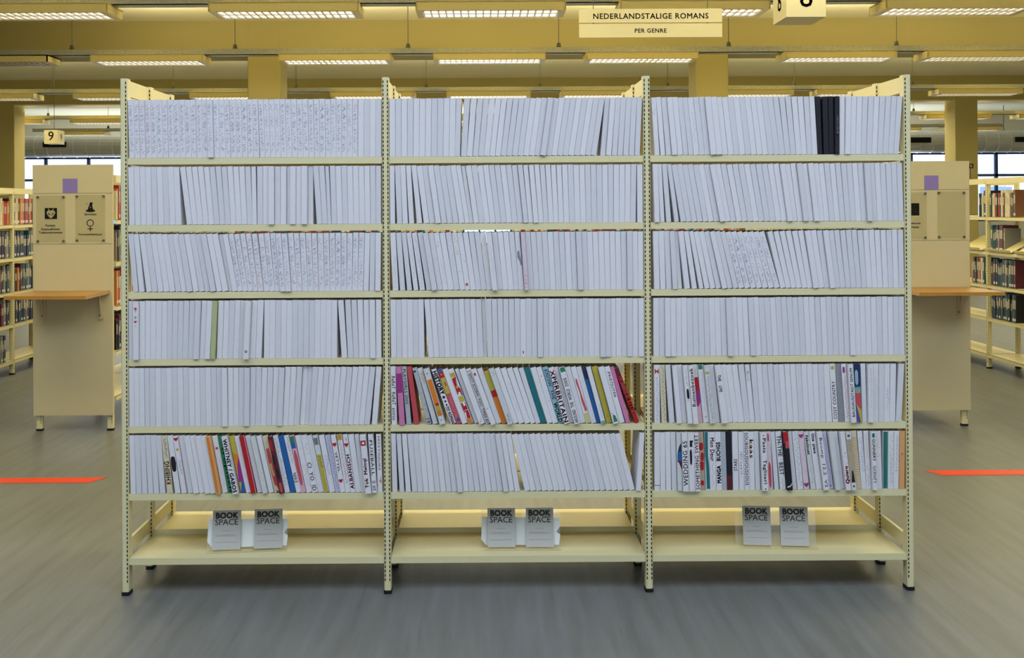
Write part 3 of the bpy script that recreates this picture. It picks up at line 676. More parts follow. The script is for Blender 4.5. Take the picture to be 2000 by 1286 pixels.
ROWS = {
 ('left', 1): "@230 140/115 s22 1940/1915 @490 14/-11 s1 103/70 s4 410/380 s8 1053/1040 s6 1520/1520 4 1860/1860",
 ('left', 2): "@230 95/75 9 860/822 | 940/830 12 1905/1870 @490 -21/-56 1 45/35 5 467/467 r1 525/525 3 778/778 r1 855/855 | 915/855 2 1078/1025 r1 1135/1100 8 1783/1775 1 1860/1860",
 ('left', 3): "@230 145/75 2 320/228 | 342/232 14 1545/1385 r1 1605/1452 1 s4 1990/1880 @490 64/-46 s1 145/50 s18 1597/1620 3 1858/1860",
 ('left', 4): "@230 105/100 1 *stk 5 660/665 3 890/905 5 1300/1340 *grs 1387/1410 5 *gdt 1 1951/1986 @490 25/60 1 115/148 | 150/155 13 1220/1220 | 1285/1228 1 1375/1312 | 1380/1330 6 1870/1868",
 ('left', 5): "@230 120/110 4 425/410 12 1405/1385 2 1560/1550 5 1955/1965 @490 30/38 4 350/378 4 670/718 r2 815/865 11 1700/1785 | 1728/1790 1 1808/1875",
 ('left', 6): "#230 130/100 5 660/590 1 785/690 *khb 925/798 | 940/800 *ovl 1060/898 *hrt 1180/1002 5 1706/1513 #400 145/-47 *ora 247/45 *rdd 352/148 *grn 457/247 *whi 568/348 | 582/355 *oly 687/458 *gr1 783/552 *red 882/657 1 1000/752 *gr2 1090/858 1 1203/955 *fla 1312/1078 *dkr 1390/1165 *bl1 1490/1255 *blu 1600/1357 #570 39/-204 *nik 128/-110 *gbp 220/0 *pnk 330/105 *cit 437/212 1 547/313 *bar 645/430 *lav 750/545 *pur 845/647 *ht2 938/760 *ort 1032/870 *alb 1122/972 1 1228/1083 1 1308/1192 *tok 1418/1315 | 1428/1335 *fus 1520/1455 | 1522/1477 *mys 1615/1590",
 ('middle', 1): "@750 35/28 11 1000/1012 1 1080/1105 | 1090/1130 2 1262/1330 7 1840/1945 @1010 -86/19 15 1160/1283 | 1220/1285 r1 1300/1363 6 1805/1835",
 ('middle', 2): "@750 40/30 1 118/105 | 142/110 1 228/190 1 310/268 | 322/272 1 398/348 | 440/355 1 524/430 | 540/430 7 1155/1018 1 1225/1090 r1 1285/1160 9 2020/1930 @1010 98/4 8 700/665 13 1770/1778 | 1790/1785 1 1880/1870",
 ('middle', 3): "@750 78/32 *pu3 165/118 | 185/125 1 272/203 | 290/208 1 378/280 | 388/283 *bl3 472/355 | 483/360 *gy3 565/438 | 585/445 3 830/685 *rc3 912/770 2 1085/955 *dt3 1168/1035 *hd3 1247/1120 4 1568/1470 *fnt 1650/1555 4 1975/1895 @1010 49/-31 *spt 125/60 *rds 188/125 21 1912/1905",
 ('middle', 4): "@750 60/45 6 558/542 | 617/548 10 1440/1398 r1 1495/1465 6 1985/1975 @1010 59/49 *qmk 13 1243/1233 5 1643/1635 3 1897/1890",
 ('middle', 5): "#750 85/65 *rdr 200/165 | 230/165 *mag 342/268 | 355/270 *ply 468/362 | 495/365 *cor 603/457 | 735/465 *cha 848/553 *drw 962/648 | 975/655 *oro 1090/770 | 1190/795 *his 1290/905 *pat 1392/1003 1 1497/1108 *geo 1620/1215 | 1625/1222 r1 1701/1318 *wsq 1821/1430 *sho 1920/1530 *hr5 2018/1632 #920 457/75 1 562/183 *yro 663/292 *pu5 768/395 1 870/505 *fnt 1 1085/735 2 1272/940 *tea 1382/1058 1 1487/1163 *dt5 1588/1275 #1090 27/-286 *kno 130/-175 *xpb 238/-72 r1 315/12 *aro 428/130 1 530/235 *fl5 628/338 1 735/435 *bl5 805/515 *wd5 905/622 *yel 1018/728 *ws5 1138/850 *pri 1255/957 *orc 1372/1042 | 1430/1042 *mis 1540/1112",
 ('middle', 6): "@750 85/60 1 165/135 | 190/145 1 275/215 | 287/220 1 362/300 | 378/303 19 1990/1850 | @1010 130/-71 19 1775/1550 | 1783/1832 1 1857/1910",
 ('right', 1): "@1270 90/40 *fl1 1 255/180 3 505/418 2 655/560 *fnt 740/645 2 895/805 3 1155/1060 9 1905/1800 @1520 53/-52 5 448/393 2 600/555 *blk 675/650 | 690/665 *blk 770/750 *blk 845/835 *lan 912/915 11 1780/1838",
 ('right', 2): "@1270 88/55 1 163/130 | 172/130 1 250/195 | 262/200 1 345/272 | 378/280 1 465/332 | 475/335 8 1125/965 11 2030/1910 @1520 178/58 22 1885/1862",
 ('right', 3): "@1270 90/70 3 355/312 1 440/385 r1 520/440 | 530/445 1 640/525 1 735/600 | 745/605 1 830/665 6 1335/1130 s7 1945/1705 | @1520 95/-110 6 570/435 2 738/620 15 1910/1895",
 ('right', 4): "@1270 85/78 22 1917/1862 @1520 65/10 23 1915/1903",
 ('right', 5): "#1270 125/113 *bow 232/213 | 245/218 *gcu 372/312 | 385/315 1 505/415 | 520/430 2 715/612 *dsc 805/705 *gol 900/800 *rpp 1005/890 *gsq 1110/1000 *snd 1205/1095 1 1320/1190 *liv 1430/1300 2 1640/1505 #1440 79/-56 2 290/180 *tmk 375/285 13 1650/1600 #1610 89/39 1 210/148 *sta 318/250 *gry 430/352 *blo 520/453 *bau 615/552 *pai 738/692 | 745/700 1 835/815 *f5b 930/925 *fnt 1035/1038 1 1137/1138 *f5c 1235/1243 1 1338/1360 | 1345/1390 1 1450/1510",
 ('right', 6): "#1270 130/125 *tik 235/225 3 545/508 *bov 632/602 *wed 745/705 *bkb 850/815 *pkt 960/908 *blt 1053/1027 *grb 1135/1108 *mon 1250/1218 *man 1352/1318 *gbl 1442/1407 *bmr 1540/1518 *str 1660/1636 #1440 99/75 *rt6 195/168 *gt6 285/260 *kaa 390/355 1 490/445 *pas 615/575 *rbr 730/665 1 835/740 *thb 948/862 *rbk 1055/962 1 1153/1042 *trd 1262/1162 *hts 1387/1258 *fab 1492/1350 *one 1600/1470 #1610 39/-91 *boo 148/12 *bli 247/105 | 255/118 *sk6 352/216 1 440/320 *qui 530/417 *orn 635/530 *stp 745/656 *bg6 836/768 *zig 925/880 *gun 1012/985 *odo 1120/1088 | 1130/1132 *dgr 1217/1222 *fg6 1320/1330 *bv6 1418/1435 *org 1530/1538",
}
# measured post centre lines (photograph pixels) used only to convert measurements to metres
PT = [(239, 155), (748, 147), (1265, 144), (1772, 152)]
PB = [(246, 1160), (756, 1166), (1275, 1162), (1779, 1150)]
def to_x(px, z):
    xs = []
    for (a, ya), (b, yb) in zip(PT, PB):
        t = 1 - z / H; xs.append(a + (b - a) * t)
    for i in range(3):
        if px < xs[i + 1] or i == 2: return XF[i] + (px - xs[i]) / (xs[i + 1] - xs[i])

def parse(spec):
    """-> list of (left bottom px, left top px, right bottom px, right top px, type)"""
    out = []; x0 = sc = 0; prev = None; items = []
    for tk in spec.split():
        if tk[0] in '#@': x0 = float(tk[1:]); sc = SC[tk[0]]
        elif '/' in tk:
            b, t = map(float, tk.split('/')); node = (x0 + b / sc, x0 + t / sc)
            if prev and items:
                n = len(items)
                for k, ty in enumerate(items):
                    f = lambda q, j: prev[j] + (node[j] - prev[j]) * q / n
                    out.append((f(k, 0), f(k, 1), f(k + 1, 0), f(k + 1, 1), ty))
            prev = node; items = []
        elif tk == '|': prev = None; items = []
        elif tk[0] == '*': items.append(tk[1:])
        elif tk[0] == 's': items += ['S'] * int(tk[1:])
        elif tk[0] == 'r': items += ['Rr'] * int(tk[1:])
        else: items += ['W'] * int(tk)
    return out

# scribbled book meshes
scr_meshes = []
for i in range(9):
    rnd = random.Random(100 + i); b = book_mb(M_white)
    pal = ['h', 'h', 'v', 'j', 't', 'b', 'b', 'r' if i % 4 == 1 else 'v', 'o' if i % 3 == 0 else 'h', 'N' if i % 2 == 0 else 'h']
    for k in range(40 + (i * 11) % 34):
        z = rnd.uniform(.018, BH - .02); x = rnd.uniform(.001, .010); l = rnd.uniform(.005, .0105); s = rnd.uniform(-1, 1) * (.016 if k % 3 == 0 else .006) + .002; w = rnd.uniform(.0007, .0011)
        c = pal[rnd.randrange(len(pal))]; y = -.0002 - .000004 * k
        b.spine([(x, z), (x + l, z + s), (x + l, z + s + w), (x, z + w)], y, ink(c))
    if i == 1:
        b.spine([(.0196, 0.002), (.0204, .002), (.0204, BH - .002), (.0196, BH - .002)], -.0003, ink('r' if i == 1 else 'b'))
    scr_meshes.append(b.mesh('scribbled_book'))

WHERE = {1: 'top shelf', 2: 'second shelf down', 3: 'third shelf down', 4: 'fourth shelf down', 5: 'fifth shelf down', 6: 'sixth shelf down'}
MASS = {('right', 1), ('left', 2), ('right', 2), ('right', 3), ('left', 4), ('right', 4), ('left', 5)}
mass = MB(); mass_n = 0
rnd = random.Random(7)
for (bay, row), spec in ROWS.items():
    zs = ZS[row - 1] + .0004
    bi = ['left', 'middle', 'right'].index(bay); lo = XF[bi] + .0145; hi = XF[bi + 1] - .0145
    raw = parse(spec)
    bk_ = []
    for a in raw:
        xb0, xt0, xb1, xt1 = to_x(a[0], zs), to_x(a[1], zs + .22), to_x(a[2], zs), to_x(a[3], zs + .22)
        bk_.append([xb0, xt0, xb1, xt1, a[4]])
    mn = min(min(b[0], b[1]) for b in bk_); mx = max(max(b[2], b[3]) for b in bk_)
    sh = 0; kx = 1.0
    if mn < lo or mx > hi:
        nl, nh = max(mn, lo), min(mx, hi); kx = (nh - nl) / (mx - mn); sh = nl - mn * kx
        for b in bk_:
            for j in range(4): b[j] = b[j] * kx + sh
    n = 0
    for xb0, xt0, xb1, xt1, ty in bk_:
        n += 1
        ang = math.atan2(((xt0 + xt1) - (xb0 + xb1)) / 2, .2205)
        T = min(xb1 - xb0, xt1 - xt0) * math.cos(ang) * (1.0 - (rnd.random() ** 3) * .03 - .002)
        T = max(.0165, min(T, .0226)); T = min(T, (xb1 - xb0) * math.cos(ang) * .99)
        slack = (min(xb1 - xb0, xt1 - xt0) * math.cos(ang) - T) / 2
        xm = (xb0 + xt0) / 2          # left edge at mid height
        hm = BH * .5
        x = xm - math.sin(ang) * hm + max(0, slack)
        z = zs
        if ang > 0: z += T * math.sin(ang)
        yo = .005 + rnd.uniform(-.001, .0015) + (-rnd.uniform(.006, .022 if ty not in ('W', 'S', 'Rr') else .012) if rnd.random() < (.3 if ty not in ('W', 'S', 'Rr') else .08) else 0) + (.012 if ty == 'Rr' else 0)
        hs = 1 + rnd.uniform(-.004, .004)
        if ty in ('W', 'Rr'):
            if (bay, row) in MASS:
                src = book_mb(M_white if rnd.random() < .6 else M_white2)
                TM = Matrix.Translation((x, yo, z)) @ Matrix.Rotation(ang, 4, 'Y') @ Matrix.Diagonal((T / BT, 1, hs, 1))
                off = len(mass.v)
                for v in src.v: mass.v.append(tuple(TM @ Vector(v)))
                ids = [mass.mi(m) for m in src.mats]
                for f, mm in zip(src.f, src.m): mass.f.append(tuple(q + off for q in f)); mass.m.append(ids[mm])
                mass_n += 1
                continue
            o = bpy.data.objects.new('blank_book', mesh_white[rnd.randrange(2)]); COL.objects.link(o)
            lab = 'plain white book, %s from left, %s, %s bay' % (ordn(n), WHERE[row], bay)
            tag(o, lab, 'book', 'blank white books on the %s of the %s bay' % (WHERE[row], bay))
        elif ty == 'S':
            o = bpy.data.objects.new('scribbled_book', scr_meshes[rnd.randrange(9)]); COL.objects.link(o)
            tag(o, 'white book with crayon lines, %s from left, %s, %s bay' % (ordn(n), WHERE[row], bay), 'book', 'crayon-scribbled books on the %s of the %s bay' % (WHERE[row], bay))
        else:
            base, desc, items = SP[ty]
            o = draw(ty, base, items, seed=ty + str(n))
            tag(o, '%s, %s, %s bay' % (desc, WHERE[row].replace(' down', ''), bay), 'book', 'decorated books on the %s of the %s bay' % (WHERE[row], bay))
            if ty in ('blk', 'fnt') or desc in ('solid black book',):
                o['label'] = '%s, %s from left, %s, %s bay' % (desc, ordn(n), WHERE[row].replace(' down', ''), bay)
        o.rotation_mode = 'XYZ'; o.rotation_euler = (0, ang, 0); o.location = (x, yo, z); o.scale = (T / BT, 1, hs)
o = mass.build('blank_books'); o['kind'] = 'stuff'
tag(o, 'remaining plain white books filling the outer bays of the front bookcase', 'books')

# ------------------------------------------------------------ card holders on the bottom shelf
M_card = mat('card_grey', 'BDBBB4', .7, noise=.03); M_cink = mat('card_ink', '55534A', .8, noise=0); M_cink2 = mat('card_ink_pale', '7E7C74', .8, noise=0)
M_reflection = mat('white_reflection', 'F4F4F2', .5, noise=.01)
zb = ZS[6]
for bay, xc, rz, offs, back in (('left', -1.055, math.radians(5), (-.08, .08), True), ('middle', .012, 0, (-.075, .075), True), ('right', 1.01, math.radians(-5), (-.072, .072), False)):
    tilt = math.radians(-12)
    root = empty('card_holder', (xc, .09, zb + .001), rz)
    b = MB(); TM = Matrix.Rotation(tilt, 4, 'X')
    b.box(-.155, .155, 0, .003, 0, .148, M_acrylic, TM); b.build('upright_sheet', root)
    b = MB(); b.box(-.155, .155, -.028, -.001, 0, .003, M_acrylic); b.box(-.155, .155, -.03, -.027, 0, .01, M_acrylic); b.build('base_lip', root)
    if back:  # white polygon stands in for the window reflection in the acrylic
        b = MB(); b.spine([(-.155, .035), (-.135, .012), (.15, .012), (.155, .05), (.14, .06), (.155, .08), (.155, .112), (-.15, .118)], 0, M_reflection)
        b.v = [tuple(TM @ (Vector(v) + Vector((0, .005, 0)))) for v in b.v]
        b2 = b.build('painted_reflection', root); b2['label'] = 'white shape standing in for a window reflection in the clear sheet'
    tag(root, 'clear acrylic card holder on the bottom shelf of the %s bay' % bay, 'card holder', 'card holders on the bottom shelf')
    for k, ox in enumerate(offs):
        c = empty('information_card'); R = Matrix.Translation((xc, .09, zb + .004)) @ Matrix.Rotation(rz, 4, 'Z') @ Matrix.Rotation(tilt, 4, 'X')
        c.matrix_world = R @ Matrix.Translation((ox, -.006, 0.002))
        m = MB(); m.box(-.054, .054, 0, .003, 0, .147, M_card); m.build('card', c)
        m = MB(); text_face(m, 'BOOK', -.042, .042, .116, .14, -.0004, M_cink, .09); text_face(m, 'SPACE', -.046, .044, .092, .114, -.0004, M_cink2, .03); m.build('title', c)
        m = MB()
        for z, x0, x1 in ((.069, -.016, .016), (.054, -.042, .03), (.050, -.042, .042), (.027, -.042, .042)):
            x = x0
            while x < x1: m.spine([(x, z), (min(x + .0045, x1), z), (min(x + .0045, x1), z + .0012), (x, z + .0012)], -.0004, M_cink2); x += .006
        m.build('small_print', c)
        tag(c, '%s grey Book Space card in the holder of the %s bay' % (('left', 'right')[k], bay), 'card', 'grey cards on the bottom shelf')

# ------------------------------------------------------------ red tape on the floor
def tape(x0, x1, D, lab, cut):
    y = dy(D); b = MB(); w = .052
    if cut > 0: p = [(x0, y - w), (x1 - .06, y - w), (x1, y + w), (x0, y + w)]
    else: p = [(x0 + .06, y - w), (x1, y - w), (x1, y + w), (x0, y + w)]
    b.prism(p, .0005, .0015, M_tape); tag(b.build('floor_tape'), lab, 'tape', 'red tape strips on the floor')
tape(at(-200, 938, gd(100, 939)).x, at(203, 938, gd(100, 939)).x, gd(100, 939), 'red tape strip on the floor left of the front bookcase', 1)
tape(at(1813, 924, gd(1900, 924)).x, 4.9, gd(1900, 924), 'red tape strip on the floor right of the front bookcase', -1)

# ------------------------------------------------------------ background bookcases running away from us
BOOKC = {'dark blue': '24304A', 'black': '1A1A1E', 'red': 'A02A22', 'orange': 'C0742C', 'brown': '6A4630', 'cream': 'CFC6A4', 'dark green': '284034', 'teal': '2E5560', 'grey': '7C7A74', 'maroon': '5A2430'}
bgm = {}
def bg_mesh(colr, k):
    key = (colr, k)
    if key not in bgm:
        b = MB(); T, Hh, Dp = (.028, .034, .024)[k], (.21, .235, .195)[k], .14
        cm = mat('library_cover_' + colr.replace(' ', '_'), BOOKC[colr], .45, noise=.1)
        b.prism([(.002, 0), (T - .002, 0), (T, .002), (T, .005), (0, .005), (0, .002)], 0, Hh, cm)
        b.box(0, .002, .005, Dp, 0, Hh, cm); b.box(T - .002, T, .005, Dp, 0, Hh, cm); b.box(.002, T - .002, .005, Dp - .003, .002, Hh - .002, M_page)
        if k == 1: b.spine([(.004, .014), (T - .004, .014), (T - .004, .036), (.004, .036)], -.0004, M_white2)
        b.spine([(.005, Hh * .5), (T - .005, Hh * .5), (T - .005, Hh * .82), (.005, Hh * .82)], -.0004, mat('spine_title', 'B8B0A0', .6, noise=0))
        bgm[key] = (b.mesh('library_book'), T)
    return bgm[key]

def case_row(x, ya, nb, face, zs_, ht, label, wd=.30, fill=None, name='bookcase', booklabel='', rng=1, ranges=(), skip0=False):
    """row along Y; face=+1 looks towards +X (front plane at x), posts every metre"""
    root = empty(name, (x, ya, 0)); tag(root, label, 'bookcase')
    for i in range(nb + 1):
        for q in (() if (skip0 and i == 0) else (0, 1)):
            px = -face * q * (wd - .04)
            p = MB(); p.bbox(-.02, .02, -.013, .013, .012, ht, M_cream, .004)
            z = .05
            while z < ht - .03:
                for sx in (.0203 * face,):
                    xx = sx; p.add([(xx, -.0035, z), (xx, .0035, z), (xx, .0035, z + .011), (xx, -.0035, z + .011)], [(0, 1, 2, 3)], M_slot)
                z += .022
            for yy in (-.0133,):
                z = .05
                while z < ht - .03: p.spine([(-.012, z), (-.009, z), (-.009, z + .011), (-.012, z + .011)], yy, M_slot); z += .022
            o = p.build('post', root); o.location = (px - face * .02, i, 0)
            f = MB(); f.box(-.022, .022, -.015, .015, 0, .014, M_rubber); f.build('foot', o)
        b = MB(); b.box(min(-face * .04, -face * (wd - .04)), max(-face * .04, -face * (wd - .04)), i - .006, i + .006, ht - .06, ht, M_cream); b.build('side_rail', root)
    for i in range(nb):
        for z in zs_:
            b = MB(); xa, xb = sorted((0 - face * .002, -face * (wd)))
            b.box(xa, xb, i + .015, i + .985, z - .003, z, M_cream)
            fx = -face * .002; b.box(min(fx, fx - face * .003), max(fx, fx - face * .003), i + .015, i + .985, z - .03, z, M_cream)
            b.build('shelf', root)
        b = MB(); xa, xb = sorted((-face * .0, -face * .02)); b.box(xa, xb, i + .013, i + .987, ht - .05, ht, M_cream); b.build('top_rail', root)
    r = random.Random(rng)
    for (z, y0, y1, pal, nm) in ranges:
        y = y0; k = 0
        while y < y1:
            # keep clear of the posts
            fr = (y - ya) % 1.0
            if fr > .94 or fr < .02: y += .02; continue
            c = pal[r.randrange(len(pal))]; me, T = bg_mesh(c, r.randrange(3)); k += 1
            o = bpy.data.objects.new('library_book', me); COL.objects.link(o)
            o.rotation_euler = (0, 0, math.pi / 2 if face > 0 else -math.pi / 2)
            o.location = (x - face * (.012 + r.uniform(0, .01)), y if face > 0 else y + T, z + .0005)
            tag(o, '%s library book, %s from the near end, %s' % (c, ordn(k) if k < 59 else 'last', nm), 'book', 'library books, ' + nm)
            y += T + .0008
dark = ['dark blue', 'black', 'teal', 'maroon', 'grey', 'black', 'dark blue']; mix = ['red', 'orange', 'dark blue', 'cream', 'brown', 'teal', 'red']
zl = [1.335, 1.04, .735, .45, .13]
DL = gd(215, 843); DR = gd(1888, 834)
dL = gd(28, 732); dR = gd(1928, 720)
XL = at(28, 732, dL).x - .0; XR = at(1928, 720, dR).x; oL = dL - 8.66; oR = dR - 9.2
yL = dy(dL - 1)
case_row(XL, yL, 3, 1, zl, 1.66, 'cream open library bookcase standing at the left edge behind the left end panel', ranges=[
    (1.335, dy(8.28 + oL), dy(9.15 + oL), mix, 'top shelf of the left edge bookcase'), (1.04, dy(8.28 + oL), dy(9.15 + oL), dark, 'second shelf of the left edge bookcase'),
    (.735, dy(8.28 + oL), dy(9.15 + oL), dark + ['orange'], 'third shelf of the left edge bookcase'), (.45, dy(8.28 + oL), dy(9.15 + oL), dark, 'fourth shelf of the left edge bookcase'),
    (.13, dy(8.2 + oL), dy(8.5 + oL), ['dark blue', 'grey'], 'bottom shelf of the left edge bookcase')], rng=3)
case_row(XR, dy(dR - 1), 3, -1, [1.358, 1.05, .75, .457, .13], 1.70, 'cream open library bookcase standing at the right edge behind the right end panel', ranges=[
    (1.358, dy(8.72 + oR), dy(9.16 + oR), ['red', 'cream', 'dark blue', 'black', 'brown', 'dark green'], 'top shelf of the right edge bookcase'),
    (.75, dy(8.72 + oR), dy(9.16 + oR), dark + ['orange'], 'fourth shelf of the right edge bookcase'), (.457, dy(8.72 + oR), dy(9.16 + oR), ['dark blue', 'black', 'teal'], 'fifth shelf of the right edge bookcase'),
    (1.358, dy(9.24 + oR), dy(9.34 + oR), mix, 'top shelf beyond the right case post'), (.75, dy(9.24 + oR), dy(9.5 + oR), mix, 'fourth shelf beyond the right case post'),
    (1.05, dy(8.9 + oR), dy(9.16 + oR), dark, 'third shelf of the right edge bookcase')], rng=5)
# cream slanted display trays on the right-hand bookcase
for k, y0 in enumerate((dy(8.25 + oR), dy(8.73 + oR), dy(9.27 + oR))):
    b = MB(); TM = Matrix.Translation((XR, y0, 1.06)) @ Matrix.Rotation(math.radians(-28), 4, 'Y')
    b.box(-.02, .24, 0, .42, 0, .004, M_cream, TM); b.box(-.02, -.016, 0, .42, 0, .03, M_cream, TM)
    tag(b.build('display_tray'), 'slanted cream display tray, %s along the right edge bookcase' % ORD[k + 1], 'display tray', 'slanted trays on the right edge bookcase')
# end cases
zc = [1.40, 1.12, .82, .52, .22]
XE = at(220, 600, DL).x
case_row(XE, dy(DL + .06), 4, 1, zc, 1.70, 'cream library bookcase running back behind the left end panel', wd=.49, skip0=True, ranges=[
    (z, dy(DL + .12), dy(DL + .95), p, nm + ' shelf behind the left end panel') for z, p, nm in ((1.40, mix, 'top'), (1.12, dark, 'second'), (.82, mix, 'third'), (.52, dark, 'fourth'))], rng=9)
XQ = at(1896, 600, DR).x
case_row(XQ, dy(DR + .06), 4, 1, zc, 1.70, 'cream library bookcase running back behind the right end panel', wd=.49, rng=11, skip0=True)

# low bookcases far behind, glimpsed above the third row of books
def low_case(x0, x1, D, lab, rg):
    root = empty('bookcase', ((x0 + x1) / 2, dy(D), 0)); w = (x1 - x0) / 2
    tag(root, lab, 'bookcase')
    for sx in (-w, 0, w):
        b = MB(); b.box(sx - .015, sx + .015, 0, .3, 0, 1.5, M_cream); b.build('side_panel', root)
    for z in (.15, .5, .83, 1.17, 1.5):
        b = MB(); b.box(-w, w, .0, .3, z - .02, z, M_cream); b.build('shelf', root)
    r = random.Random(rg); x = x0 + .03; k = 0
    while x < x1 - .06:
        if abs(x - (x0 + x1) / 2) < .045: x += .03; continue
        c = mix[r.randrange(len(mix))]; me, T = bg_mesh(c, r.randrange(3)); k += 1
        o = bpy.data.objects.new('library_book', me); COL.objects.link(o); o.location = (x, dy(D) + .02, 1.1705)
        tag(o, '%s library book, %s from left, far low %s' % (c, ordn(k) if k < 59 else 'last', 'bookcase left of the gap' if x0 < 0 else 'bookcase right of the gap'), 'book', 'library books on the far low ' + ('left' if x0 < 0 else 'right') + ' bookcase')
        x += T + (.001 if r.random() < .8 else .05)
low_case(at(455, 450, 9.4).x, at(885, 450, 9.4).x, 9.4, 'low cream bookcase glimpsed left through the gap above the white books', 21)
low_case(at(1012, 450, 9.4).x, at(1475, 450, 9.4).x, 9.4, 'low cream bookcase glimpsed right through the gap above the white books', 23)

# ------------------------------------------------------------ end panels
def alien(b, x, z, s):
    b.spine([(x - s, z - s * .9), (x + s, z - s * .9), (x + s, z + s * .9), (x - s, z + s * .9)], -.0008, M_slot)
    half = [(0, .5), (.3, .52), (.55, .42), (.7, .2), (.68, -.02), (.5, -.3), (.25, -.62), (.1, -.76)]
    pts = [(x + a * s, z + c * s) for a, c in half] + [(x - a * s, z + c * s) for a, c in half[:0:-1]]
    b.spine(pts, -.0011, M_sign)
    for sgn in (-1, 1):
        b.spine([(x + sgn * s * .08, z - s * .3), (x + sgn * s * .3, z - s * .25), (x + sgn * s * .54, z + s * .12), (x + sgn * s * .3, z + s * .02)], -.0014, M_slot)
        b.spine([(x + sgn * s * .22, z + s * .45), (x + sgn * s * .32, z + s * .45), (x + sgn * s * .48, z + s * .8), (x + sgn * s * .34, z + s * .8)], -.0011, M_sign)
def hat(b, x, z, s):
    e = [(x + s * math.cos(i * .45), z - s * .75 + s * .28 * math.sin(i * .45)) for i in range(14)]
    b.spine(e, -.0008, M_slot)
    b.spine([(x - s * .6, z - s * .6), (x + s * .6, z - s * .6), (x + s * .35, z + s * .3), (x + s * .5, z + s * .95), (x - s * .05, z + s), (x - s * .3, z + s * .4)], -.0009, M_slot)
    b.spine([(x + s * .12 * math.cos(i), z - s * .1 + s * .12 * math.sin(i)) for i in range(6)], -.0012, M_sign)
    b.spine([(x - s * .2 + s * .1 * math.cos(i), z + s * .3 + s * .1 * math.sin(i)) for i in range(6)], -.0012, M_sign)
    b.spine([(x - s * .75 + s * .12 * math.cos(i), z + s * .7 + s * .12 * math.sin(i)) for i in range(6)], -.0009, M_slot)
def venus(b, x, z, s):
    n = 20
    for i in range(n):
        t0, t1 = i * 2 * math.pi / n, (i + 1) * 2 * math.pi / n
        b.spine([(x + s * math.cos(t0), z + s * math.sin(t0)), (x + s * math.cos(t1), z + s * math.sin(t1)), (x + s * .78 * math.cos(t1), z + s * .78 * math.sin(t1)), (x + s * .78 * math.cos(t0), z + s * .78 * math.sin(t0))], -.0008, M_slot)
    b.spine([(x - s * .12, z - s * 2.3), (x + s * .12, z - s * 2.3), (x + s * .12, z - s * .95), (x - s * .12, z - s * .95)], -.0008, M_slot)
    b.spine([(x - s * .75, z - s * 1.75), (x + s * .75, z - s * 1.75), (x + s * .75, z - s * 1.53), (x - s * .75, z - s * 1.53)], -.0008, M_slot)

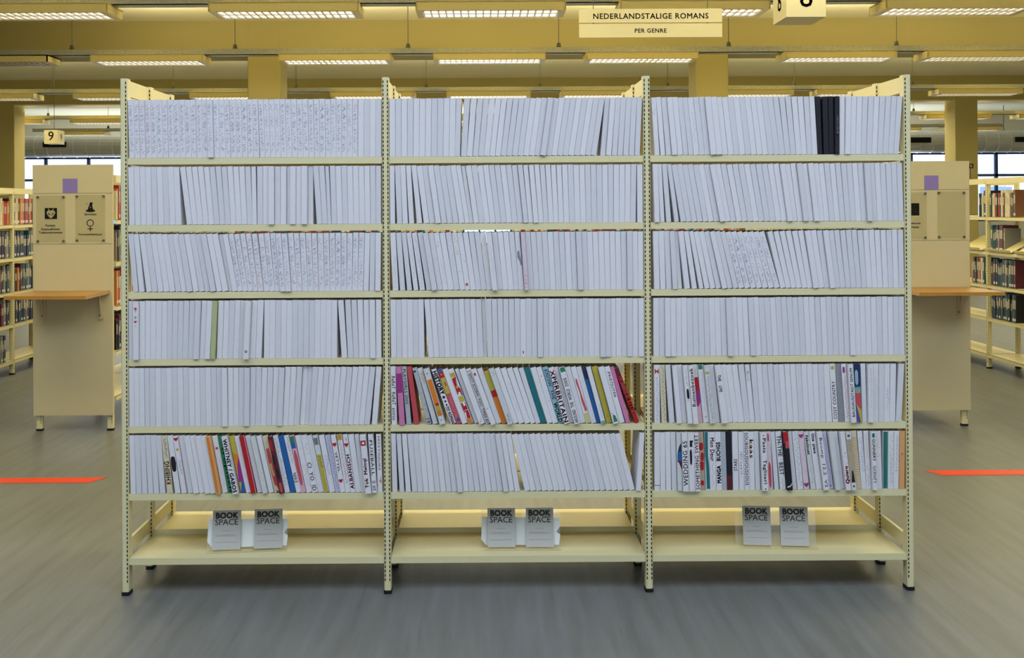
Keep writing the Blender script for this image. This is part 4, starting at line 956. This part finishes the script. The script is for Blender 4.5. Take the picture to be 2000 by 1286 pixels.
DLR = 0
def end_panel(D, pxl, pxr, ytop, ybot, lab, right):
    s = FPX / D; w = (pxr - pxl) / s
    pm = (pxl + pxr) / 2; X0 = at(pxl, 600, D).x
    root = empty('end_panel', (X0, dy(D), 0))
    Z = lambda py: at(pm, py, D).z
    XX = lambda px: (px - pxl) / s
    b = MB(); y1, y2 = (378, 477) if not right else (371, 470)
    zt, z2, z1, z0 = Z(ytop), Z(y1), Z(y2), Z(ybot)
    g = .0018
    b.bbox(0, w, 0, .022, z0, z1 - g, M_panel, .003); b.bbox(0, w, 0, .022, z1 + g, z2 - g, M_panel, .003); b.bbox(0, w, 0, .022, z2 + g, zt, M_panel, .003)
    b.box(.003, w - .003, .004, .02, z0 + .01, zt - .01, M_panel)
    b.build('board', root)
    for x in (.03, w - .03):
        p = post_mesh(1.6, .04, .03, True, (.012 if x > .1 else .012,)).build('leg', root); p.location = (x, .0235, 0)
        foot_mesh(.04, .03).build('foot', p)
    # purple square
    a0, a1, b0, b1 = (123, 152, 349, 377) if not right else (1807, 1835, 343, 371)
    q = MB(); q.box(XX(a0), XX(a1), -.001, 0, Z(b1), Z(b0), M_purple); q.build('purple_square', root)
    def sign(pa, pb, ya, yb, draw_fn):
        t = MB(); t.box(XX(pa), XX(pb), -.006, -.003, Z(yb), Z(ya), M_acrylic); sg = t.build('clear_sign', root)
        for sx in (pa + 3, pb - 3):
            for sz in (ya + 3, yb - 3):
                c = MB(); c.tube((XX(sx), -.012, Z(sz)), (XX(sx), 0, Z(sz)), .0075, M_screw, 10); c.build('screw', sg)
        t = MB(); draw_fn(t)
        t.v = [(v[0], v[1], v[2]) for v in t.v]
        if t.v: t.build('print', sg)
    if not right:
        def s1(t):
            alien(t, XX(100), Z(417), 12 / s)
            for k, tx in enumerate(('Fantasy', 'Sciencefiction', 'Toekomstromans')):
                hw = (10, 18, 23)[k] / s; text_face(t, tx, XX(99) - hw, XX(99) + hw, Z(444 + 6.5 * k), Z(438 + 6.5 * k), -.0008, M_slot, .03)
        def s2(t):
            hat(t, XX(177), Z(405), 9.5 / s)
            text_face(t, 'Sprookjes', XX(164), XX(190), Z(422), Z(416.5), -.0008, M_slot, .03)
            venus(t, XX(176.5), Z(436), 7 / s)
            text_face(t, 'Vrouwenliteratuur', XX(153), XX(200), Z(460.5), Z(455.5), -.0008, M_slot, .03)
        sign(72, 128, 382, 474, s1); sign(148, 206, 381, 473, s2)
    else:
        def s1(t):
            x0, x1, z0_, z1_ = XX(1773), XX(1797), Z(421), Z(397)
            t.spine([(x0, z0_), (x1, z0_), (x1, z1_), (x0, z1_)], -.0008, M_slot)
            text_face(t, 'HART', x0 + .004, x1 - .004, Z(413), Z(405), -.0011, M_sign, .01)
            text_face(t, 'gebeurde', XX(1776), XX(1802), Z(439), Z(434), -.0008, M_slot, .03)
            text_face(t, 'verhalen', XX(1776), XX(1796), Z(446), Z(441), -.0008, M_slot, .03)
        sign(1753, 1811, 375, 467, s1); sign(1832, 1887, 374, 466, lambda t: None)
    # folding worktop
    zz = Z(568 if not right else 561)
    f = MB()
    if not right: f.prism([(-.0, -.42), (w - .02, -.42), (w - .02, -.0015), (0, -.0015)], zz - .022, zz, M_wood)
    else: f.prism([(.02, -.42), (w + .02, -.42), (w + .0, -.0015), (.02, -.0015)], zz - .022, zz, M_wood)
    f.build('folding_top', root)
    for x in (.06, w - .09):
        k = MB(); k.box(x, x + .03, -.012, -.001, zz - .19, zz - .022, M_panel)
        k.add([(x + .013, -.012, zz - .18), (x + .017, -.012, zz - .18), (x + .017, -.012, zz - .022), (x + .013, -.012, zz - .022), (x + .013, -.05, zz - .022), (x + .017, -.05, zz - .022)],
              [(0, 1, 2, 3), (0, 3, 4), (1, 5, 2), (0, 4, 5, 1), (3, 2, 5, 4)], M_panel)
        br = k.build('bracket', root)
        for z in (zz - .05, zz - .165):
            c = MB(); c.tube((x + .008, -.016, z), (x + .008, -.011, z), .006, M_screw, 8); c.build('screw', br)
    tag(root, lab, 'end panel', 'bookcase end panels')
    return root
end_panel(DL, 64, 220, 322, 812, 'cream end panel left of the front bookcase, with alien and hat signs', False)
end_panel(DR, 1738, 1896, 315, 802, 'cream end panel half hidden right of the front bookcase, with purple square', True)
# small black plate on the right-hand case
b = MB(); b.box(0, .045, 0, .006, 0, .045, M_slot); text_face(b, '%', .01, .035, .01, .035, -.0006, M_sign)
o = b.build('shelf_marker'); o.location = at(1892, 329, 9.6 + oR)
pl = MB(); pl.tube((.02, .01, 1.70 - o.location.z), (.02, .01, 0), .003, M_wire, 6); pl.build('stem', o)
tag(o, 'small black marker plate behind the right end panel', 'sign')
print('blank in mass', mass_n, 'blank singles', sum(1 for q in bpy.data.objects if q.name.startswith('blank_book') and not q.get('kind')), 'objs', len(bpy.data.objects))
